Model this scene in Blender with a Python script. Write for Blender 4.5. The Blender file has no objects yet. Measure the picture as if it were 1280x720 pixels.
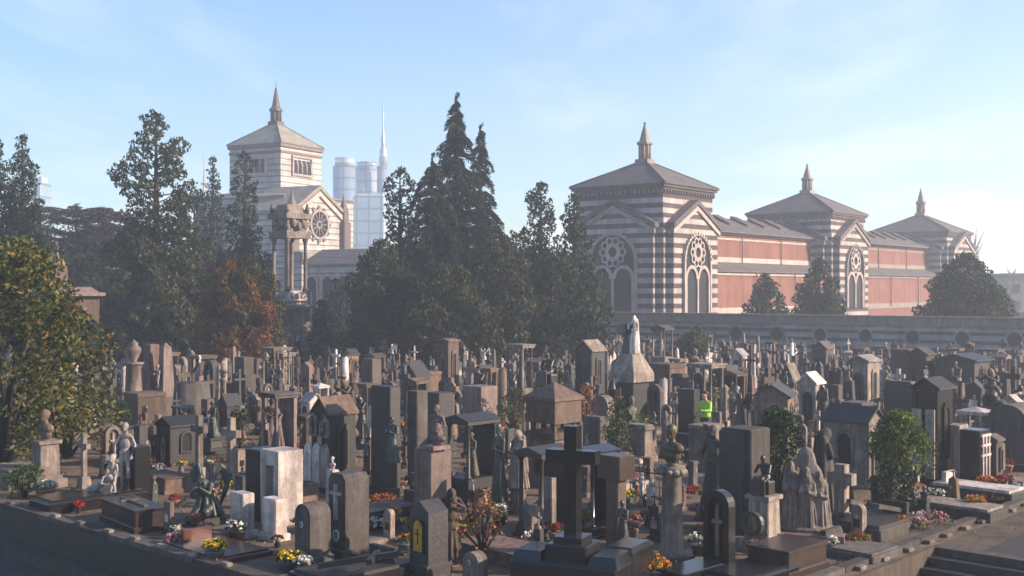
import bpy, math, random
import numpy as np
from mathutils import Vector, Matrix
R = math.radians
PI = math.pi
random.seed(7)
rng = np.random.default_rng(11)
COL = bpy.context.scene.collection
F = 1460.0; H = 5.5; HY = 360.0
SC = bpy.context.scene

# ------------------------------------------------------------------ materials
def _mat(name):
    m = bpy.data.materials.new(name); m.use_nodes = True
    nt = m.node_tree
    return m, nt, nt.nodes['Principled BSDF']

def N(nt, t, **kw):
    n = nt.nodes.new(t)
    for k, v in kw.items():
        setattr(n, k, v)
    return n

def lk(nt, a, b): nt.links.new(a, b)

def coords(nt, scale=(1, 1, 1), rnd=True):
    tc = N(nt, 'ShaderNodeTexCoord')
    out = tc.outputs['Object']
    if rnd:
        oi = N(nt, 'ShaderNodeObjectInfo')
        mu = N(nt, 'ShaderNodeMath', operation='MULTIPLY'); mu.inputs[1].default_value = 60
        lk(nt, oi.outputs['Random'], mu.inputs[0])
        ad = N(nt, 'ShaderNodeVectorMath', operation='ADD')
        lk(nt, out, ad.inputs[0]); lk(nt, mu.outputs[0], ad.inputs[1])
        out = ad.outputs[0]
    mp = N(nt, 'ShaderNodeMapping'); mp.inputs['Scale'].default_value = scale
    lk(nt, out, mp.inputs['Vector'])
    return mp.outputs[0]

def noise(nt, vec, scale, detail=5, rough=.6):
    n = N(nt, 'ShaderNodeTexNoise'); n.inputs['Scale'].default_value = scale
    n.inputs['Detail'].default_value = detail; n.inputs['Roughness'].default_value = rough
    lk(nt, vec, n.inputs['Vector']); return n.outputs['Fac']

def ramp(nt, fac, stops):
    r = N(nt, 'ShaderNodeValToRGB'); e = r.color_ramp.elements
    while len(e) < len(stops): e.new(.5)
    for i, (p, c) in enumerate(stops):
        e[i].position = p; e[i].color = (*c, 1) if len(c) == 3 else c
    lk(nt, fac, r.inputs[0]); return r.outputs[0]

def mix(nt, fac, a, b, mode='MIX'):
    m = N(nt, 'ShaderNodeMix', data_type='RGBA', blend_type=mode)
    for s, v in ((m.inputs['Factor'], fac), (m.inputs['A'], a), (m.inputs['B'], b)):
        if hasattr(v, 'is_linked'): lk(nt, v, s)
        elif isinstance(v, (int, float)): s.default_value = v
        else: s.default_value = (*v, 1)
    return m.outputs['Result']

def sc(c, k): return tuple(min(1, x * k) for x in c)

def bump(nt, fac, bs, st=.4, dist=.03):
    b = N(nt, 'ShaderNodeBump'); b.inputs['Strength'].default_value = st; b.inputs['Distance'].default_value = dist
    lk(nt, fac, b.inputs['Height']); lk(nt, b.outputs[0], bs.inputs['Normal'])

ALB = .40
def stone(name, c, rough=.8, var=.35, dirt=.55, scale=3, spec=.4, lichen=None, bmp=.35):
    m, nt, bs = _mat(name); wrm = lambda q: (q[0] * ALB * 1.08, q[1] * ALB * .97, q[2] * ALB * .9)
    c = wrm(c)
    if lichen: lichen = wrm(lichen)
    v = coords(nt)
    n1 = noise(nt, v, scale, 9, .72)
    base = ramp(nt, n1, [(.3, sc(c, 1 - var * 1.25)), (.47, sc(c, .92)), (.58, sc(c, 1.08)), (.74, sc(c, 1 + var * .7))])
    vs = coords(nt, (7, 7, .7))
    n2 = noise(nt, vs, 1, 4, .6)
    st = ramp(nt, n2, [(.42, (1, 1, 1)), (.53, (1 - dirt * .55,) * 3), (.7, (1 - dirt,) * 3)])
    base = mix(nt, .95, base, st, 'MULTIPLY')
    sp = noise(nt, v, 26, 3, .6); base = mix(nt, .8, base, ramp(nt, sp, [(.36, (.6, .58, .56)), (.45, (1, 1, 1)), (.62, (1, 1, 1)), (.7, (1.25, 1.25, 1.22))]), 'MULTIPLY')
    if lichen:
        n3 = noise(nt, v, 1.6, 8, .7)
        f = ramp(nt, n3, [(.46, (0, 0, 0)), (.58, (.65, .65, .65)), (.7, (.9, .9, .9))])
        base = mix(nt, f, base, lichen)
    oi = N(nt, 'ShaderNodeObjectInfo')
    hs = N(nt, 'ShaderNodeHueSaturation')
    mr = N(nt, 'ShaderNodeMapRange'); mr.inputs['To Min'].default_value = .55; mr.inputs['To Max'].default_value = 1.35
    lk(nt, oi.outputs['Random'], mr.inputs[0]); lk(nt, mr.outputs[0], hs.inputs['Value'])
    lk(nt, base, hs.inputs['Color'])
    lk(nt, hs.outputs[0], bs.inputs['Base Color'])
    bs.inputs['Roughness'].default_value = rough
    bs.inputs['Specular IOR Level'].default_value = spec
    n4 = noise(nt, v, 14, 6, .7)
    bump(nt, n4, bs, bmp, .03)
    return m

def plain(name, c, rough=.7, metal=0, spec=.5, var=.2, scale=6):
    m, nt, bs = _mat(name)
    v = coords(nt)
    base = ramp(nt, noise(nt, v, scale), [(.3, sc(c, 1 - var)), (.7, sc(c, 1 + var))])
    lk(nt, base, bs.inputs['Base Color'])
    bs.inputs['Roughness'].default_value = rough; bs.inputs['Metallic'].default_value = metal
    bs.inputs['Specular IOR Level'].default_value = spec
    return m

def leafmat(name, cols, rough=.5, trans=.25, clump=None, cs=.5):
    """cols: darkest..lightest, picked per leaf; clump: (colour, scale) patches through the crown"""
    m, nt, bs = _mat(name)
    g = N(nt, 'ShaderNodeNewGeometry')
    n = len(cols)
    base = ramp(nt, g.outputs['Random Per Island'], [(i / max(1, n - 1), c) for i, c in enumerate(cols)])
    tc = coords(nt)
    f = noise(nt, tc, cs, 3, .6)
    k = ramp(nt, f, [(.35, (.62, .62, .62)), (.65, (1.35, 1.3, 1.2))])
    base = mix(nt, 1.0, base, k, 'MULTIPLY')
    if clump:
        ff = ramp(nt, noise(nt, coords(nt), clump[1], 3), [(.45, (0, 0, 0)), (.6, (1, 1, 1))])
        base = mix(nt, ff, base, clump[0])
    lk(nt, base, bs.inputs['Base Color'])
    bs.inputs['Roughness'].default_value = rough; bs.inputs['Specular IOR Level'].default_value = .5 if rough < .4 else .15
    out = nt.nodes['Material Output']
    tr = N(nt, 'ShaderNodeBsdfTranslucent'); lk(nt, base, tr.inputs['Color'])
    mx = N(nt, 'ShaderNodeMixShader'); mx.inputs[0].default_value = trans
    lk(nt, bs.outputs[0], mx.inputs[1]); lk(nt, tr.outputs[0], mx.inputs[2]); lk(nt, mx.outputs[0], out.inputs['Surface'])
    return m

M = {}
M['pale'] = stone('pale_limestone', (.60, .53, .47), .8, .3, .6, 3, lichen=(.22, .2, .17))
M['white'] = stone('white_marble', (1.4, 1.32, 1.28), .6, .2, .5, 2, lichen=(.5, .46, .43))
M['grey'] = stone('grey_stone', (.22, .21, .2), .85, .35, .55, 4, lichen=(.14, .13, .11))
M['pink'] = stone('pink_granite', (.37, .26, .22), .7, .3, .45, 6)
M['brown'] = stone('brown_stone', (.30, .215, .165), .8, .35, .5, 4, lichen=(.16, .13, .1))
M['rose'] = stone('rose_mauve_marble', (.38, .30, .275), .65, .3, .45, 3)
M['ochre'] = stone('ochre_sandstone', (.48, .33, .22), .8, .25, .4, 3)
M['darkgrey'] = stone('dark_grey_granite', (.07, .07, .07), .5, .35, .3, 8, .5)
M['black'] = stone('polished_black_granite', (.03, .031, .033), .22, .3, .15, 10, .6, bmp=.04)
M['redgranite'] = stone('polished_red_granite', (.17, .065, .05), .3, .35, .2, 9, .6, bmp=.05)
M['brownpol'] = stone('polished_brown_granite', (.10, .07, .06), .3, .3, .2, 9, .6, bmp=.05)
M['bronze'] = stone('green_patinated_bronze', (.055, .078, .066), .45, .5, .4, 5, .6, lichen=(.12, .2, .17), bmp=.2)
M['darkbronze'] = stone('dark_bronze', (.045, .042, .036), .4, .4, .3, 6, .6, bmp=.2)
M['gravel'] = stone('gravel_earth', (.31, .25, .2), .95, .5, .1, 1.2, .2, lichen=(.13, .12, .07), bmp=.9)
M['iron'] = plain('black_iron', (.02, .02, .022), .5, .4)
M['gold'] = stone('tarnished_gilt_bronze', (.24, .19, .09), .5, .5, .5, 5, .5, lichen=(.07, .07, .05))
M['slate'] = stone('slate_roof', (.075, .08, .09), .6, .3, .3, 5)
M['terracotta'] = plain('terracotta_pot', (.34, .15, .09), .8)
M['plastic'] = plain('plastic_vase', (.12, .14, .14), .5)
M['bark'] = stone('tree_bark', (.10, .075, .055), .9, .4, .5, 6)
M['soil'] = plain('dark_soil', (.05, .038, .028), .95)
M['porcelain'] = plain('porcelain_medallion', (.62, .6, .57), .25, var=.05)
M['photo'] = plain('grey_portrait', (.14, .13, .12), .3, var=.5, scale=18)

def stainglass():
    m, nt, bs = _mat('amber_stained_glass')
    v = coords(nt)
    vo = N(nt, 'ShaderNodeTexVoronoi'); vo.inputs['Scale'].default_value = 11; lk(nt, v, vo.inputs['Vector'])
    c = ramp(nt, vo.outputs['Distance'], [(.0, (.6, .36, .03)), (1, (.3, .17, .02))])
    lk(nt, c, bs.inputs['Base Color']); bs.inputs['Roughness'].default_value = .25
    return m
M['amber'] = stainglass()
def glassdark():
    m, nt, bs = _mat('dark_window_glass')
    bs.inputs['Base Color'].default_value = (.012, .013, .015, 1); bs.inputs['Roughness'].default_value = .5; bs.inputs['Specular IOR Level'].default_value = .2
    return m
M['glass'] = glassdark()

def striped(name, light, dark, period, duty=.5, off=0, joint=False):
    m, nt, bs = _mat(name)
    tc = N(nt, 'ShaderNodeTexCoord'); sp = N(nt, 'ShaderNodeSeparateXYZ'); lk(nt, tc.outputs['Object'], sp.inputs[0])
    a = N(nt, 'ShaderNodeMath', operation='ADD'); a.inputs[1].default_value = off + 100 * period; lk(nt, sp.outputs[2], a.inputs[0])
    d = N(nt, 'ShaderNodeMath', operation='DIVIDE'); d.inputs[1].default_value = period; lk(nt, a.outputs[0], d.inputs[0])
    fr = N(nt, 'ShaderNodeMath', operation='FRACT'); lk(nt, d.outputs[0], fr.inputs[0])
    f = ramp(nt, fr.outputs[0], [(0, (0, 0, 0)), (duty, (0, 0, 0)), (min(1, duty + .02), (1, 1, 1))])
    v = coords(nt, rnd=False)
    n1 = noise(nt, v, .7, 7, .65)
    la = ramp(nt, n1, [(.3, sc(light, .72)), (.6, light), (.8, sc(light, 1.1))])
    da = ramp(nt, n1, [(.3, sc(dark, .7)), (.7, sc(dark, 1.25))])
    base = mix(nt, f, la, da)
    n2 = noise(nt, coords(nt, (1.4, 1.4, .12), rnd=False), 1, 5, .65)
    st = ramp(nt, n2, [(.42, (1, 1, 1)), (.7, (.62, .6, .58))])
    base = mix(nt, .8, base, st, 'MULTIPLY')
    xy = N(nt, 'ShaderNodeMath', operation='ADD'); lk(nt, sp.outputs[0], xy.inputs[0]); lk(nt, sp.outputs[1], xy.inputs[1])
    cb = N(nt, 'ShaderNodeCombineXYZ'); lk(nt, xy.outputs[0], cb.inputs[0]); lk(nt, a.outputs[0], cb.inputs[1])
    br = N(nt, 'ShaderNodeTexBrick'); br.inputs['Scale'].default_value = 1; br.inputs['Brick Width'].default_value = 1.15; br.inputs['Row Height'].default_value = period / 2; br.inputs['Mortar Size'].default_value = .018
    br.inputs['Color1'].default_value = (.72, .7, .68, 1); br.inputs['Color2'].default_value = (1.12, 1.1, 1.06, 1); br.inputs['Mortar'].default_value = (.5, .48, .46, 1); lk(nt, cb.outputs[0], br.inputs['Vector'])
    base = mix(nt, .75, base, br.outputs['Color'], 'MULTIPLY')
    lk(nt, base, bs.inputs['Base Color']); bs.inputs['Roughness'].default_value = .85
    return m
M['stripe'] = striped('striped_stone', (.44, .40, .375), (.07, .042, .042), .98, .52)
M['stripe_wall'] = striped('striped_wall_stone', (.38, .36, .35), (.12, .1, .1), .62, .6, .2)
M['stripe_pale'] = striped('banded_pale_marble', (.5, .47, .44), (.2, .17, .165), .82, .78)
M['trim'] = stone('building_trim_stone', (.88, .8, .76), .8, .2, .4, 1)
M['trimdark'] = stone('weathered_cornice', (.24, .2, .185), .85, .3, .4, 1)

def brick():
    m, nt, bs = _mat('red_plaster_brick')
    v = coords(nt, rnd=False)
    n1 = noise(nt, v, .35, 8, .7)
    base = ramp(nt, n1, [(.3, (.16, .062, .045)), (.5, (.215, .085, .058)), (.7, (.25, .125, .092))])
    n2 = noise(nt, coords(nt, (1.2, 1.2, .1), rnd=False), 1, 5)
    base = mix(nt, .7, base, ramp(nt, n2, [(.4, (1, 1, 1)), (.7, (.5, .46, .46))]), 'MULTIPLY')
    lk(nt, base, bs.inputs['Base Color']); bs.inputs['Roughness'].default_value = .9
    return m
M['brick'] = brick()

def roofmat(name, c):
    m, nt, bs = _mat(name)
    v = coords(nt, rnd=False)
    w = N(nt, 'ShaderNodeTexWave', wave_type='BANDS', bands_direction='Z'); w.inputs['Scale'].default_value = 1.6
    w.inputs['Distortion'].default_value = .6; lk(nt, v, w.inputs['Vector'])
    n1 = noise(nt, v, .8, 7, .7)
    base = ramp(nt, n1, [(.3, sc(c, .6)), (.5, c), (.75, sc(c, 1.45))])
    base = mix(nt, .5, base, ramp(nt, w.outputs['Fac'], [(.2, (.65, .65, .65)), (.6, (1, 1, 1))]), 'MULTIPLY')
    lk(nt, base, bs.inputs['Base Color']); bs.inputs['Roughness'].default_value = .8
    bump(nt, w.outputs['Fac'], bs, .5, .1)
    return m
M['roof'] = roofmat('weathered_roof_tiles', (.095, .08, .075))
M['roofgreen'] = roofmat('copper_grey_roof', (.25, .225, .175))

def towerglass(name, c1, c2):
    m, nt, bs = _mat(name)
    tc = N(nt, 'ShaderNodeTexCoord')
    br = N(nt, 'ShaderNodeTexBrick'); br.offset = 0
    mp = N(nt, 'ShaderNodeMapping'); mp.inputs['Rotation'].default_value = (R(90), 0, 0); lk(nt, tc.outputs['Object'], mp.inputs[0]); lk(nt, mp.outputs[0], br.inputs['Vector'])
    br.inputs['Scale'].default_value = .06; br.inputs['Brick Width'].default_value = .25; br.inputs['Row Height'].default_value = .25; br.inputs['Mortar Size'].default_value = .02
    br.inputs['Color1'].default_value = (*c1, 1); br.inputs['Color2'].default_value = (*c2, 1); br.inputs['Mortar'].default_value = (*sc(c1, .6), 1)
    lk(nt, br.outputs['Color'], bs.inputs['Base Color']); bs.inputs['Roughness'].default_value = .12; bs.inputs['Metallic'].default_value = .55
    return m
M['tower1'] = towerglass('blue_tower_glass', (.34, .43, .52), (.42, .5, .58))
M['tower2'] = towerglass('pale_tower_glass', (.6, .64, .66), (.7, .72, .72))

M['needle'] = leafmat('dark_conifer_foliage', [(.016, .027, .015), (.028, .042, .02), (.046, .062, .026)], .6, .15, cs=.35)
M['needle2'] = leafmat('olive_conifer_foliage', [(.022, .031, .014), (.038, .047, .019), (.065, .068, .026)], .6, .15, cs=.3)
M['cedar'] = leafmat('blue_green_cedar_foliage', [(.014, .024, .02), (.024, .036, .028), (.036, .05, .035)], .6, .12, cs=.4)
M['rust'] = leafmat('rusty_conifer_foliage', [(.02, .032, .012), (.036, .045, .014), (.07, .055, .016)], .6, .2, clump=((.17, .068, .016), .4))
M['barecedar'] = leafmat('dull_mauve_cedar_foliage', [(.03, .027, .025), (.042, .036, .033), (.055, .048, .04)], .7, .1)
M['magnolia'] = leafmat('glossy_magnolia_foliage', [(.018, .032, .009), (.034, .054, .013), (.065, .08, .018), (.11, .115, .024), (.2, .11, .034)], .42, .25, cs=.8)
M['shrub'] = leafmat('shrub_foliage', [(.03, .05, .018), (.055, .08, .025), (.1, .12, .04)], .5, .25, cs=1.5)
M['lime'] = leafmat('yellow_green_foliage', [(.05, .085, .015), (.09, .13, .025), (.16, .2, .05)], .45, .3, cs=1.5)
M['ivy'] = leafmat('dark_ivy_foliage', [(.016, .032, .014), (.03, .052, .02), (.06, .085, .035)], .4, .15, cs=2)
M['autumn'] = leafmat('orange_autumn_foliage', [(.2, .06, .02), (.36, .11, .03), (.3, .17, .04)], .5, .3, cs=1.5)
def petal(n, c): return leafmat(n, [sc(c, .55), c, sc(c, 1.3)], .6, .25, cs=4)
M['f_yellow'] = petal('yellow_petals', (.7, .5, .03)); M['f_orange'] = petal('orange_petals', (.7, .26, .03))
M['f_pink'] = petal('pink_petals', (.6, .26, .36)); M['f_red'] = petal('red_petals', (.42, .03, .04))
M['f_white'] = petal('white_petals', (.68, .66, .6)); M['f_purple'] = petal('purple_petals', (.36, .16, .38))
M['f_rust'] = petal('rust_petals', (.34, .12, .06))

# ------------------------------------------------------------------ mesh builder
class MB:
    def __init__(s): s.v = []; s.f = []; s.sm = []
    def add(s, vs, fs, smooth=False):
        o = len(s.v); s.v += [tuple(p) for p in vs]
        for f in fs: s.f.append(tuple(i + o for i in f)); s.sm.append(smooth)
        return s
    def loft(s, rings, smooth=False, cap=True):
        n = len(rings[0]); vs = [p for r in rings for p in r]; fs = []
        for k in range(len(rings) - 1):
            for i in range(n):
                j = (i + 1) % n
                fs.append((k * n + i, k * n + j, (k + 1) * n + j, (k + 1) * n + i))
        if cap:
            fs.append(tuple(range(n - 1, -1, -1))); fs.append(tuple((len(rings) - 1) * n + i for i in range(n)))
        return s.add(vs, fs, smooth)
    def block(s, x, y, z, w, d, h, c=None, w1=None, d1=None, yaw=0):
        """bevelled block standing on z, centred on x,y; w1/d1 = top size"""
        w1 = w if w1 is None else w1; d1 = d if d1 is None else d1
        if c is None: c = min(.025, .08 * min(w, d, h, w1, d1))
        def ring(w, d, z, k):
            a, b = w / 2, d / 2
            pts = [(-a + k, -b), (a - k, -b), (a, -b + k), (a, b - k), (a - k, b), (-a + k, b), (-a, b - k), (-a, -b + k)]
            cy, sy = math.cos(yaw), math.sin(yaw)
            return [(x + p * cy - q * sy, y + p * sy + q * cy, z) for p, q in pts]
        t = (h - c) / h
        s.loft([ring(w, d, z, c), ring(w + (w1 - w) * t, d + (d1 - d) * t, z + h - c, c), ring(w1 - 2 * c, d1 - 2 * c, z + h, c)])
        return s
    def lathe(s, x, y, prof, n=14, sx=1, sy=1, smooth=True, ph=0):
        rings = [[(x + r * sx * math.cos(ph + 2 * PI * i / n), y + r * sy * math.sin(ph + 2 * PI * i / n), z) for i in range(n)] for r, z in prof]
        return s.loft(rings, smooth)
    def prism(s, poly, y0, y1, flip=False):
        """poly in XZ, extruded y0..y1 (flip: poly in YZ extruded along x)"""
        n = len(poly)
        if flip: a = [(y0, p, q) for p, q in poly]; b = [(y1, p, q) for p, q in poly]
        else: a = [(p, y0, q) for p, q in poly]; b = [(p, y1, q) for p, q in poly]
        fs = [(i, (i + 1) % n, n + (i + 1) % n, n + i) for i in range(n)]
        return s.add(a + b, fs + [tuple(range(n - 1, -1, -1)), tuple(range(n, 2 * n))])
    def frame(s, outer, inner, y0, y1, flip=False, close=True):
        n = len(outer)
        P = (lambda p, y: (y, p[0], p[1])) if flip else (lambda p, y: (p[0], y, p[1]))
        vs = [P(p, y0) for p in outer] + [P(p, y0) for p in inner] + [P(p, y1) for p in outer] + [P(p, y1) for p in inner]
        fs = []
        for i in range(n if close else n - 1):
            j = (i + 1) % n
            fs += [(i, j, n + j, n + i), (2 * n + i, 3 * n + i, 3 * n + j, 2 * n + j), (i, 2 * n + i, 2 * n + j, j), (n + i, n + j, 3 * n + j, 3 * n + i)]
        if not close:
            fs += [(0, n, 3 * n, 2 * n), (n - 1, 3 * n - 1, 4 * n - 1, 2 * n - 1)]
        return s.add(vs, fs)
    def tube(s, p0, p1, r0, r1=None, n=7, smooth=True):
        r1 = r0 if r1 is None else r1
        p0, p1 = Vector(p0), Vector(p1); d = (p1 - p0)
        if d.length < 1e-6: return s
        d.normalize(); u = d.orthogonal().normalized(); w = d.cross(u)
        rings = [[p + (u * math.cos(2 * PI * i / n) + w * math.sin(2 * PI * i / n)) * r for i in range(n)] for p, r in ((p0, r0), (p1, r1))]
        return s.loft(rings, smooth)
    def path(s, pts, rs, n=6, smooth=True):
        rings = []
        for i, p in enumerate(pts):
            a = Vector(pts[max(0, i - 1)]); b = Vector(pts[min(len(pts) - 1, i + 1)])
            d = (b - a).normalized(); u = d.cross(Vector((.13, .21, 1)) if abs(d.z) < .9 else Vector((1, .1, 0))).normalized(); w = d.cross(u)
            rings.append([Vector(p) + (u * math.cos(2 * PI * k / n) + w * math.sin(2 * PI * k / n)) * rs[i] for k in range(n)])
        return s.loft(rings, smooth)
    def ell(s, c, r, rot=None, n=10, m=7):
        vs = []; fs = []
        for i in range(m + 1):
            t = PI * i / m
            for j in range(n):
                p = 2 * PI * j / n
                vs.append(Vector((r[0] * math.sin(t) * math.cos(p), r[1] * math.sin(t) * math.sin(p), r[2] * math.cos(t))))
        if rot: 
            mt = Matrix.Rotation(rot[2], 3, 'Z') @ Matrix.Rotation(rot[1], 3, 'Y') @ Matrix.Rotation(rot[0], 3, 'X')
            vs = [mt @ v for v in vs]
        vs = [v + Vector(c) for v in vs]
        for i in range(m):
            for j in range(n):
                k = (j + 1) % n
                fs.append((i * n + j, (i + 1) * n + j, (i + 1) * n + k, i * n + k))
        return s.add(vs, fs, True)
    def mesh(s, name):
        me = bpy.data.meshes.new(name); me.from_pydata(s.v, [], s.f)
        me.polygons.foreach_set('use_smooth', s.sm)
        import bmesh
        bm = bmesh.new(); bm.from_mesh(me)
        bmesh.ops.remove_doubles(bm, verts=bm.verts, dist=1e-5)
        bmesh.ops.recalc_face_normals(bm, faces=bm.faces); bm.to_mesh(me); bm.free()
        return me
    def build(s, name, mat, parent=None):
        me = s.mesh(name); me.materials.append(M[mat] if isinstance(mat, str) else mat)
        o = bpy.data.objects.new(name, me); COL.objects.link(o); o.parent = parent
        return o

def arch(w, h, rise=None, n=10, z=0, x=0, point=0):
    """closed outline: rectangle with an arched top, w wide, h high in all"""
    rise = w / 2 if rise is None else rise
    pts = [(x - w / 2, z), (x + w / 2, z)]
    for i in range(n + 1):
        a = PI * i / n
        px = w / 2 * math.cos(a); pz = rise * math.sin(a)
        if point: pz += point * rise * (1 - abs(math.cos(a))) ** 1.5
        pts.append((x + px, z + h - rise * (1 + point) + pz))
    return pts
def circ(x, z, r, n=20): return [(x + r * math.cos(2 * PI * i / n), z + r * math.sin(2 * PI * i / n)) for i in range(n)]
def gab(w, h, g, z=0): return [(-w / 2, z), (w / 2, z), (w / 2, z + h - g), (0, z + h), (-w / 2, z + h - g)]
def crosspoly(h, w, t, arm=.68, z=0, x=0, flare=0):
    a = t / 2; zc = z + h * arm
    f = flare * t
    return [(x - a - f, z), (x + a + f, z), (x + a, zc - a), (x + w / 2, zc - a - f), (x + w / 2, zc + a + f), (x + a, zc + a), (x + a + f, z + h), (x - a - f, z + h), (x - a, zc + a), (x - w / 2, zc + a + f), (x - w / 2, zc - a - f), (x - a, zc - a)]

# ------------------------------------------------------------------ things
def tag(o, label=None, cat=None, group=None, kind=None):
    if label: o['label'] = label
    if cat: o['category'] = cat
    if group: o['group'] = group
    if kind: o['kind'] = kind
    return o
def thing(name, label, cat, loc=(0, 0, 0), rz=0, group=None):
    o = bpy.data.objects.new(name, None); COL.objects.link(o); o.empty_display_size = .3
    o.location = loc; o.rotation_euler = (0, 0, R(rz))
    return tag(o, label, cat, group)
def struct(name, mb, mat):
    return tag(mb.build(name, mat), kind='structure')
def copyobj(o, parent):
    c = o.copy(); COL.objects.link(c); c.parent = parent
    return c
def gpos(x, yb, z=0):
    s = (yb - HY) / (H - z); return ((x - 640) / s, F / s, z), s
def px_of(p):
    return 640 + F * p[0] / p[1], HY + (H - p[2]) * F / p[1]
# ------------------------------------------------------------------ figures (one continuous skin each, voxel-remeshed)
def _cap(b, p0, p1, r0, r1):
    b.tube(p0, p1, r0, r1, 10); b.ell(p0, (r0,) * 3); b.ell(p1, (r1,) * 3)
def _head(b, c, r=.105, bun=True, veil=False, nod=0):
    x, y, z = c
    b.ell((x, y, z), (r * .78, r * .95, r * 1.12)); b.ell((x, y - r * .95, z - r * .12), (.016, .022, .03))
    b.ell((x, y - r * .62, z - r * .72), (r * .42, r * .4, r * .35))
    for s in (-1, 1): b.ell((x + s * r * .8, y + .01, z - .005), (.015, .022, .03))
    b.ell((x, y - r * .82, z + r * .28), (r * .55, .02, .014))
    if bun: b.ell((x, y + r * .75, z + r * .35), (r * .62, r * .5, r * .6)); b.ell((x, y + .01, z + r * .3), (r * .88, r * 1.02, r * .95))
    if veil:
        b.ell((x, y + .035, z - .01), (r * 1.15, r * 1.12, r * 1.25)); _cap(b, (x, y + .08, z - .02), (x, y + .13, z - .55), .12, .17)
def _robe(b, top=1.0, r0=.27, r1=.15, folds=15, seed=1, lean=(0, 0), base=0):
    g = random.Random(seed)
    prof = [(r0 * 1.02, base), (r0 * .95, base + .12), (r0 * .82, base + .4), (r0 * .74, base + (top - base) * .72), (r1, top)]
    b.lathe(0, 0, prof, 18, 1, .85)
    for i in range(folds):
        a = 2 * PI * i / folds + g.uniform(-.15, .15); a2 = a + g.uniform(-.3, .3)
        rb, rt = r0 * g.uniform(.95, 1.1), r1 * .9
        b.path([(rt * math.cos(a2), rt * .85 * math.sin(a2), top - .02), (r0 * .76 * math.cos(a), r0 * .66 * math.sin(a), base + (top - base) * .5), (rb * math.cos(a), rb * .9 * math.sin(a), base)], [.022, .035, .046])
def _torso(b, z0=.95, z1=1.42, w=.19, w0=.145):
    b.ell((0, 0, z0 + .06), (w0 + .03, .125, .15)); b.ell((0, -.005, z0 + .28), (w * .86, .125, .22)); b.ell((0, .01, z1 - .03), (w + .02, .1, .1))
    _cap(b, (0, .01, z1), (0, -.005, z1 + .12), .06, .052)
def _arm(b, s, elbow, hand, z=1.38, w=.2, r=.052):
    sh = (s * w, .01, z)
    _cap(b, sh, elbow, r * 1.1, r * .85); _cap(b, elbow, hand, r * .85, r * .58)
    d = (Vector(hand) - Vector(elbow)).normalized(); u = d.cross(Vector((0, 1, .2))).normalized()
    p = Vector(hand); b.ell(p + d * .04, (.036, .03, .045))
    for k in range(4): _cap(b, p + d * .06 + u * (k - 1.5) * .02, p + d * (.14 - .012 * abs(k - 1.4)) + u * (k - 1.5) * .024, .011, .009)
    _cap(b, p + d * .02 + u * .03, p + d * .07 + u * .06, .012, .01)
def _wing(b, s, up=.55, out=.35, low=.35, n=9, z=1.3, back=.12):
    for i in range(n):
        t = i / (n - 1)
        root = Vector((s * .06, back, z - .1 * t)); mid = Vector((s * (.2 + .1 * (1 - t)), back + .1, z + up * (1 - t) * .8 - .05))
        tip = Vector((s * (out * (1 - .45 * t) + .12), back + .16, z + up * (1 - 1.15 * t) - low * (.35 + .75 * t)))
        b.path([root, mid, tip], [.05, .055, .028])
def fig_robed():
    b = MB(); _robe(b, 1.0, seed=2); _torso(b)
    _arm(b, -1, (-.24, -.08, 1.12), (-.03, -.2, 1.24)); _arm(b, 1, (.25, -.06, 1.1), (.06, -.2, 1.18)); _head(b, (0, -.04, 1.64)); return b
def fig_veiled():
    b = MB(); _robe(b, 1.2, .3, .19, 18, 5); _torso(b)
    _arm(b, -1, (-.24, -.06, 1.12), (.03, -.2, 1.16)); _arm(b, 1, (.24, -.06, 1.1), (-.02, -.22, 1.08)); _head(b, (0, -.07, 1.6), veil=True)
    _cap(b, (-.13, .08, 1.5), (-.2, .12, .5), .07, .09); _cap(b, (.13, .08, 1.5), (.2, .12, .5), .07, .09); return b
def fig_standing():
    b = MB(); _torso(b, w=.2)
    for s in (-1, 1):
        _cap(b, (s * .09, 0, .95), (s * .1, -.03 if s > 0 else .02, .5), .1, .062); _cap(b, (s * .1, -.03 if s > 0 else .02, .5), (s * .11, .03, .09), .062, .04)
        b.ell((s * .12, -.05, .04), (.045, .12, .04))
    _arm(b, -1, (-.27, .03, 1.12), (-.26, -.06, .86)); _arm(b, 1, (.3, -.02, 1.14), (.16, -.22, 1.1)); _head(b, (0, -.02, 1.65)); b.block(0, 0, -.04, .42, .4, .06); return b
def fig_angel():
    b = MB(); _robe(b, 1.02, .26, .15, 15, 8); _torso(b)
    _arm(b, -1, (-.27, -.05, 1.14), (-.12, -.25, 1.02)); _arm(b, 1, (.34, -.05, 1.5), (.4, -.12, 1.8)); _head(b, (0, -.03, 1.65)); _wing(b, -1); _wing(b, 1); return b
def fig_bust():
    b = MB(); b.ell((0, .01, .3), (.27, .15, .13)); b.ell((0, 0, .17), (.2, .13, .17)); b.lathe(0, 0, [(.1, -.08), (.12, -.02), (.09, .08)], 12)
    _cap(b, (0, .01, .36), (0, -.01, .5), .075, .065); _head(b, (0, -.02, .62), .125); return b
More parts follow.
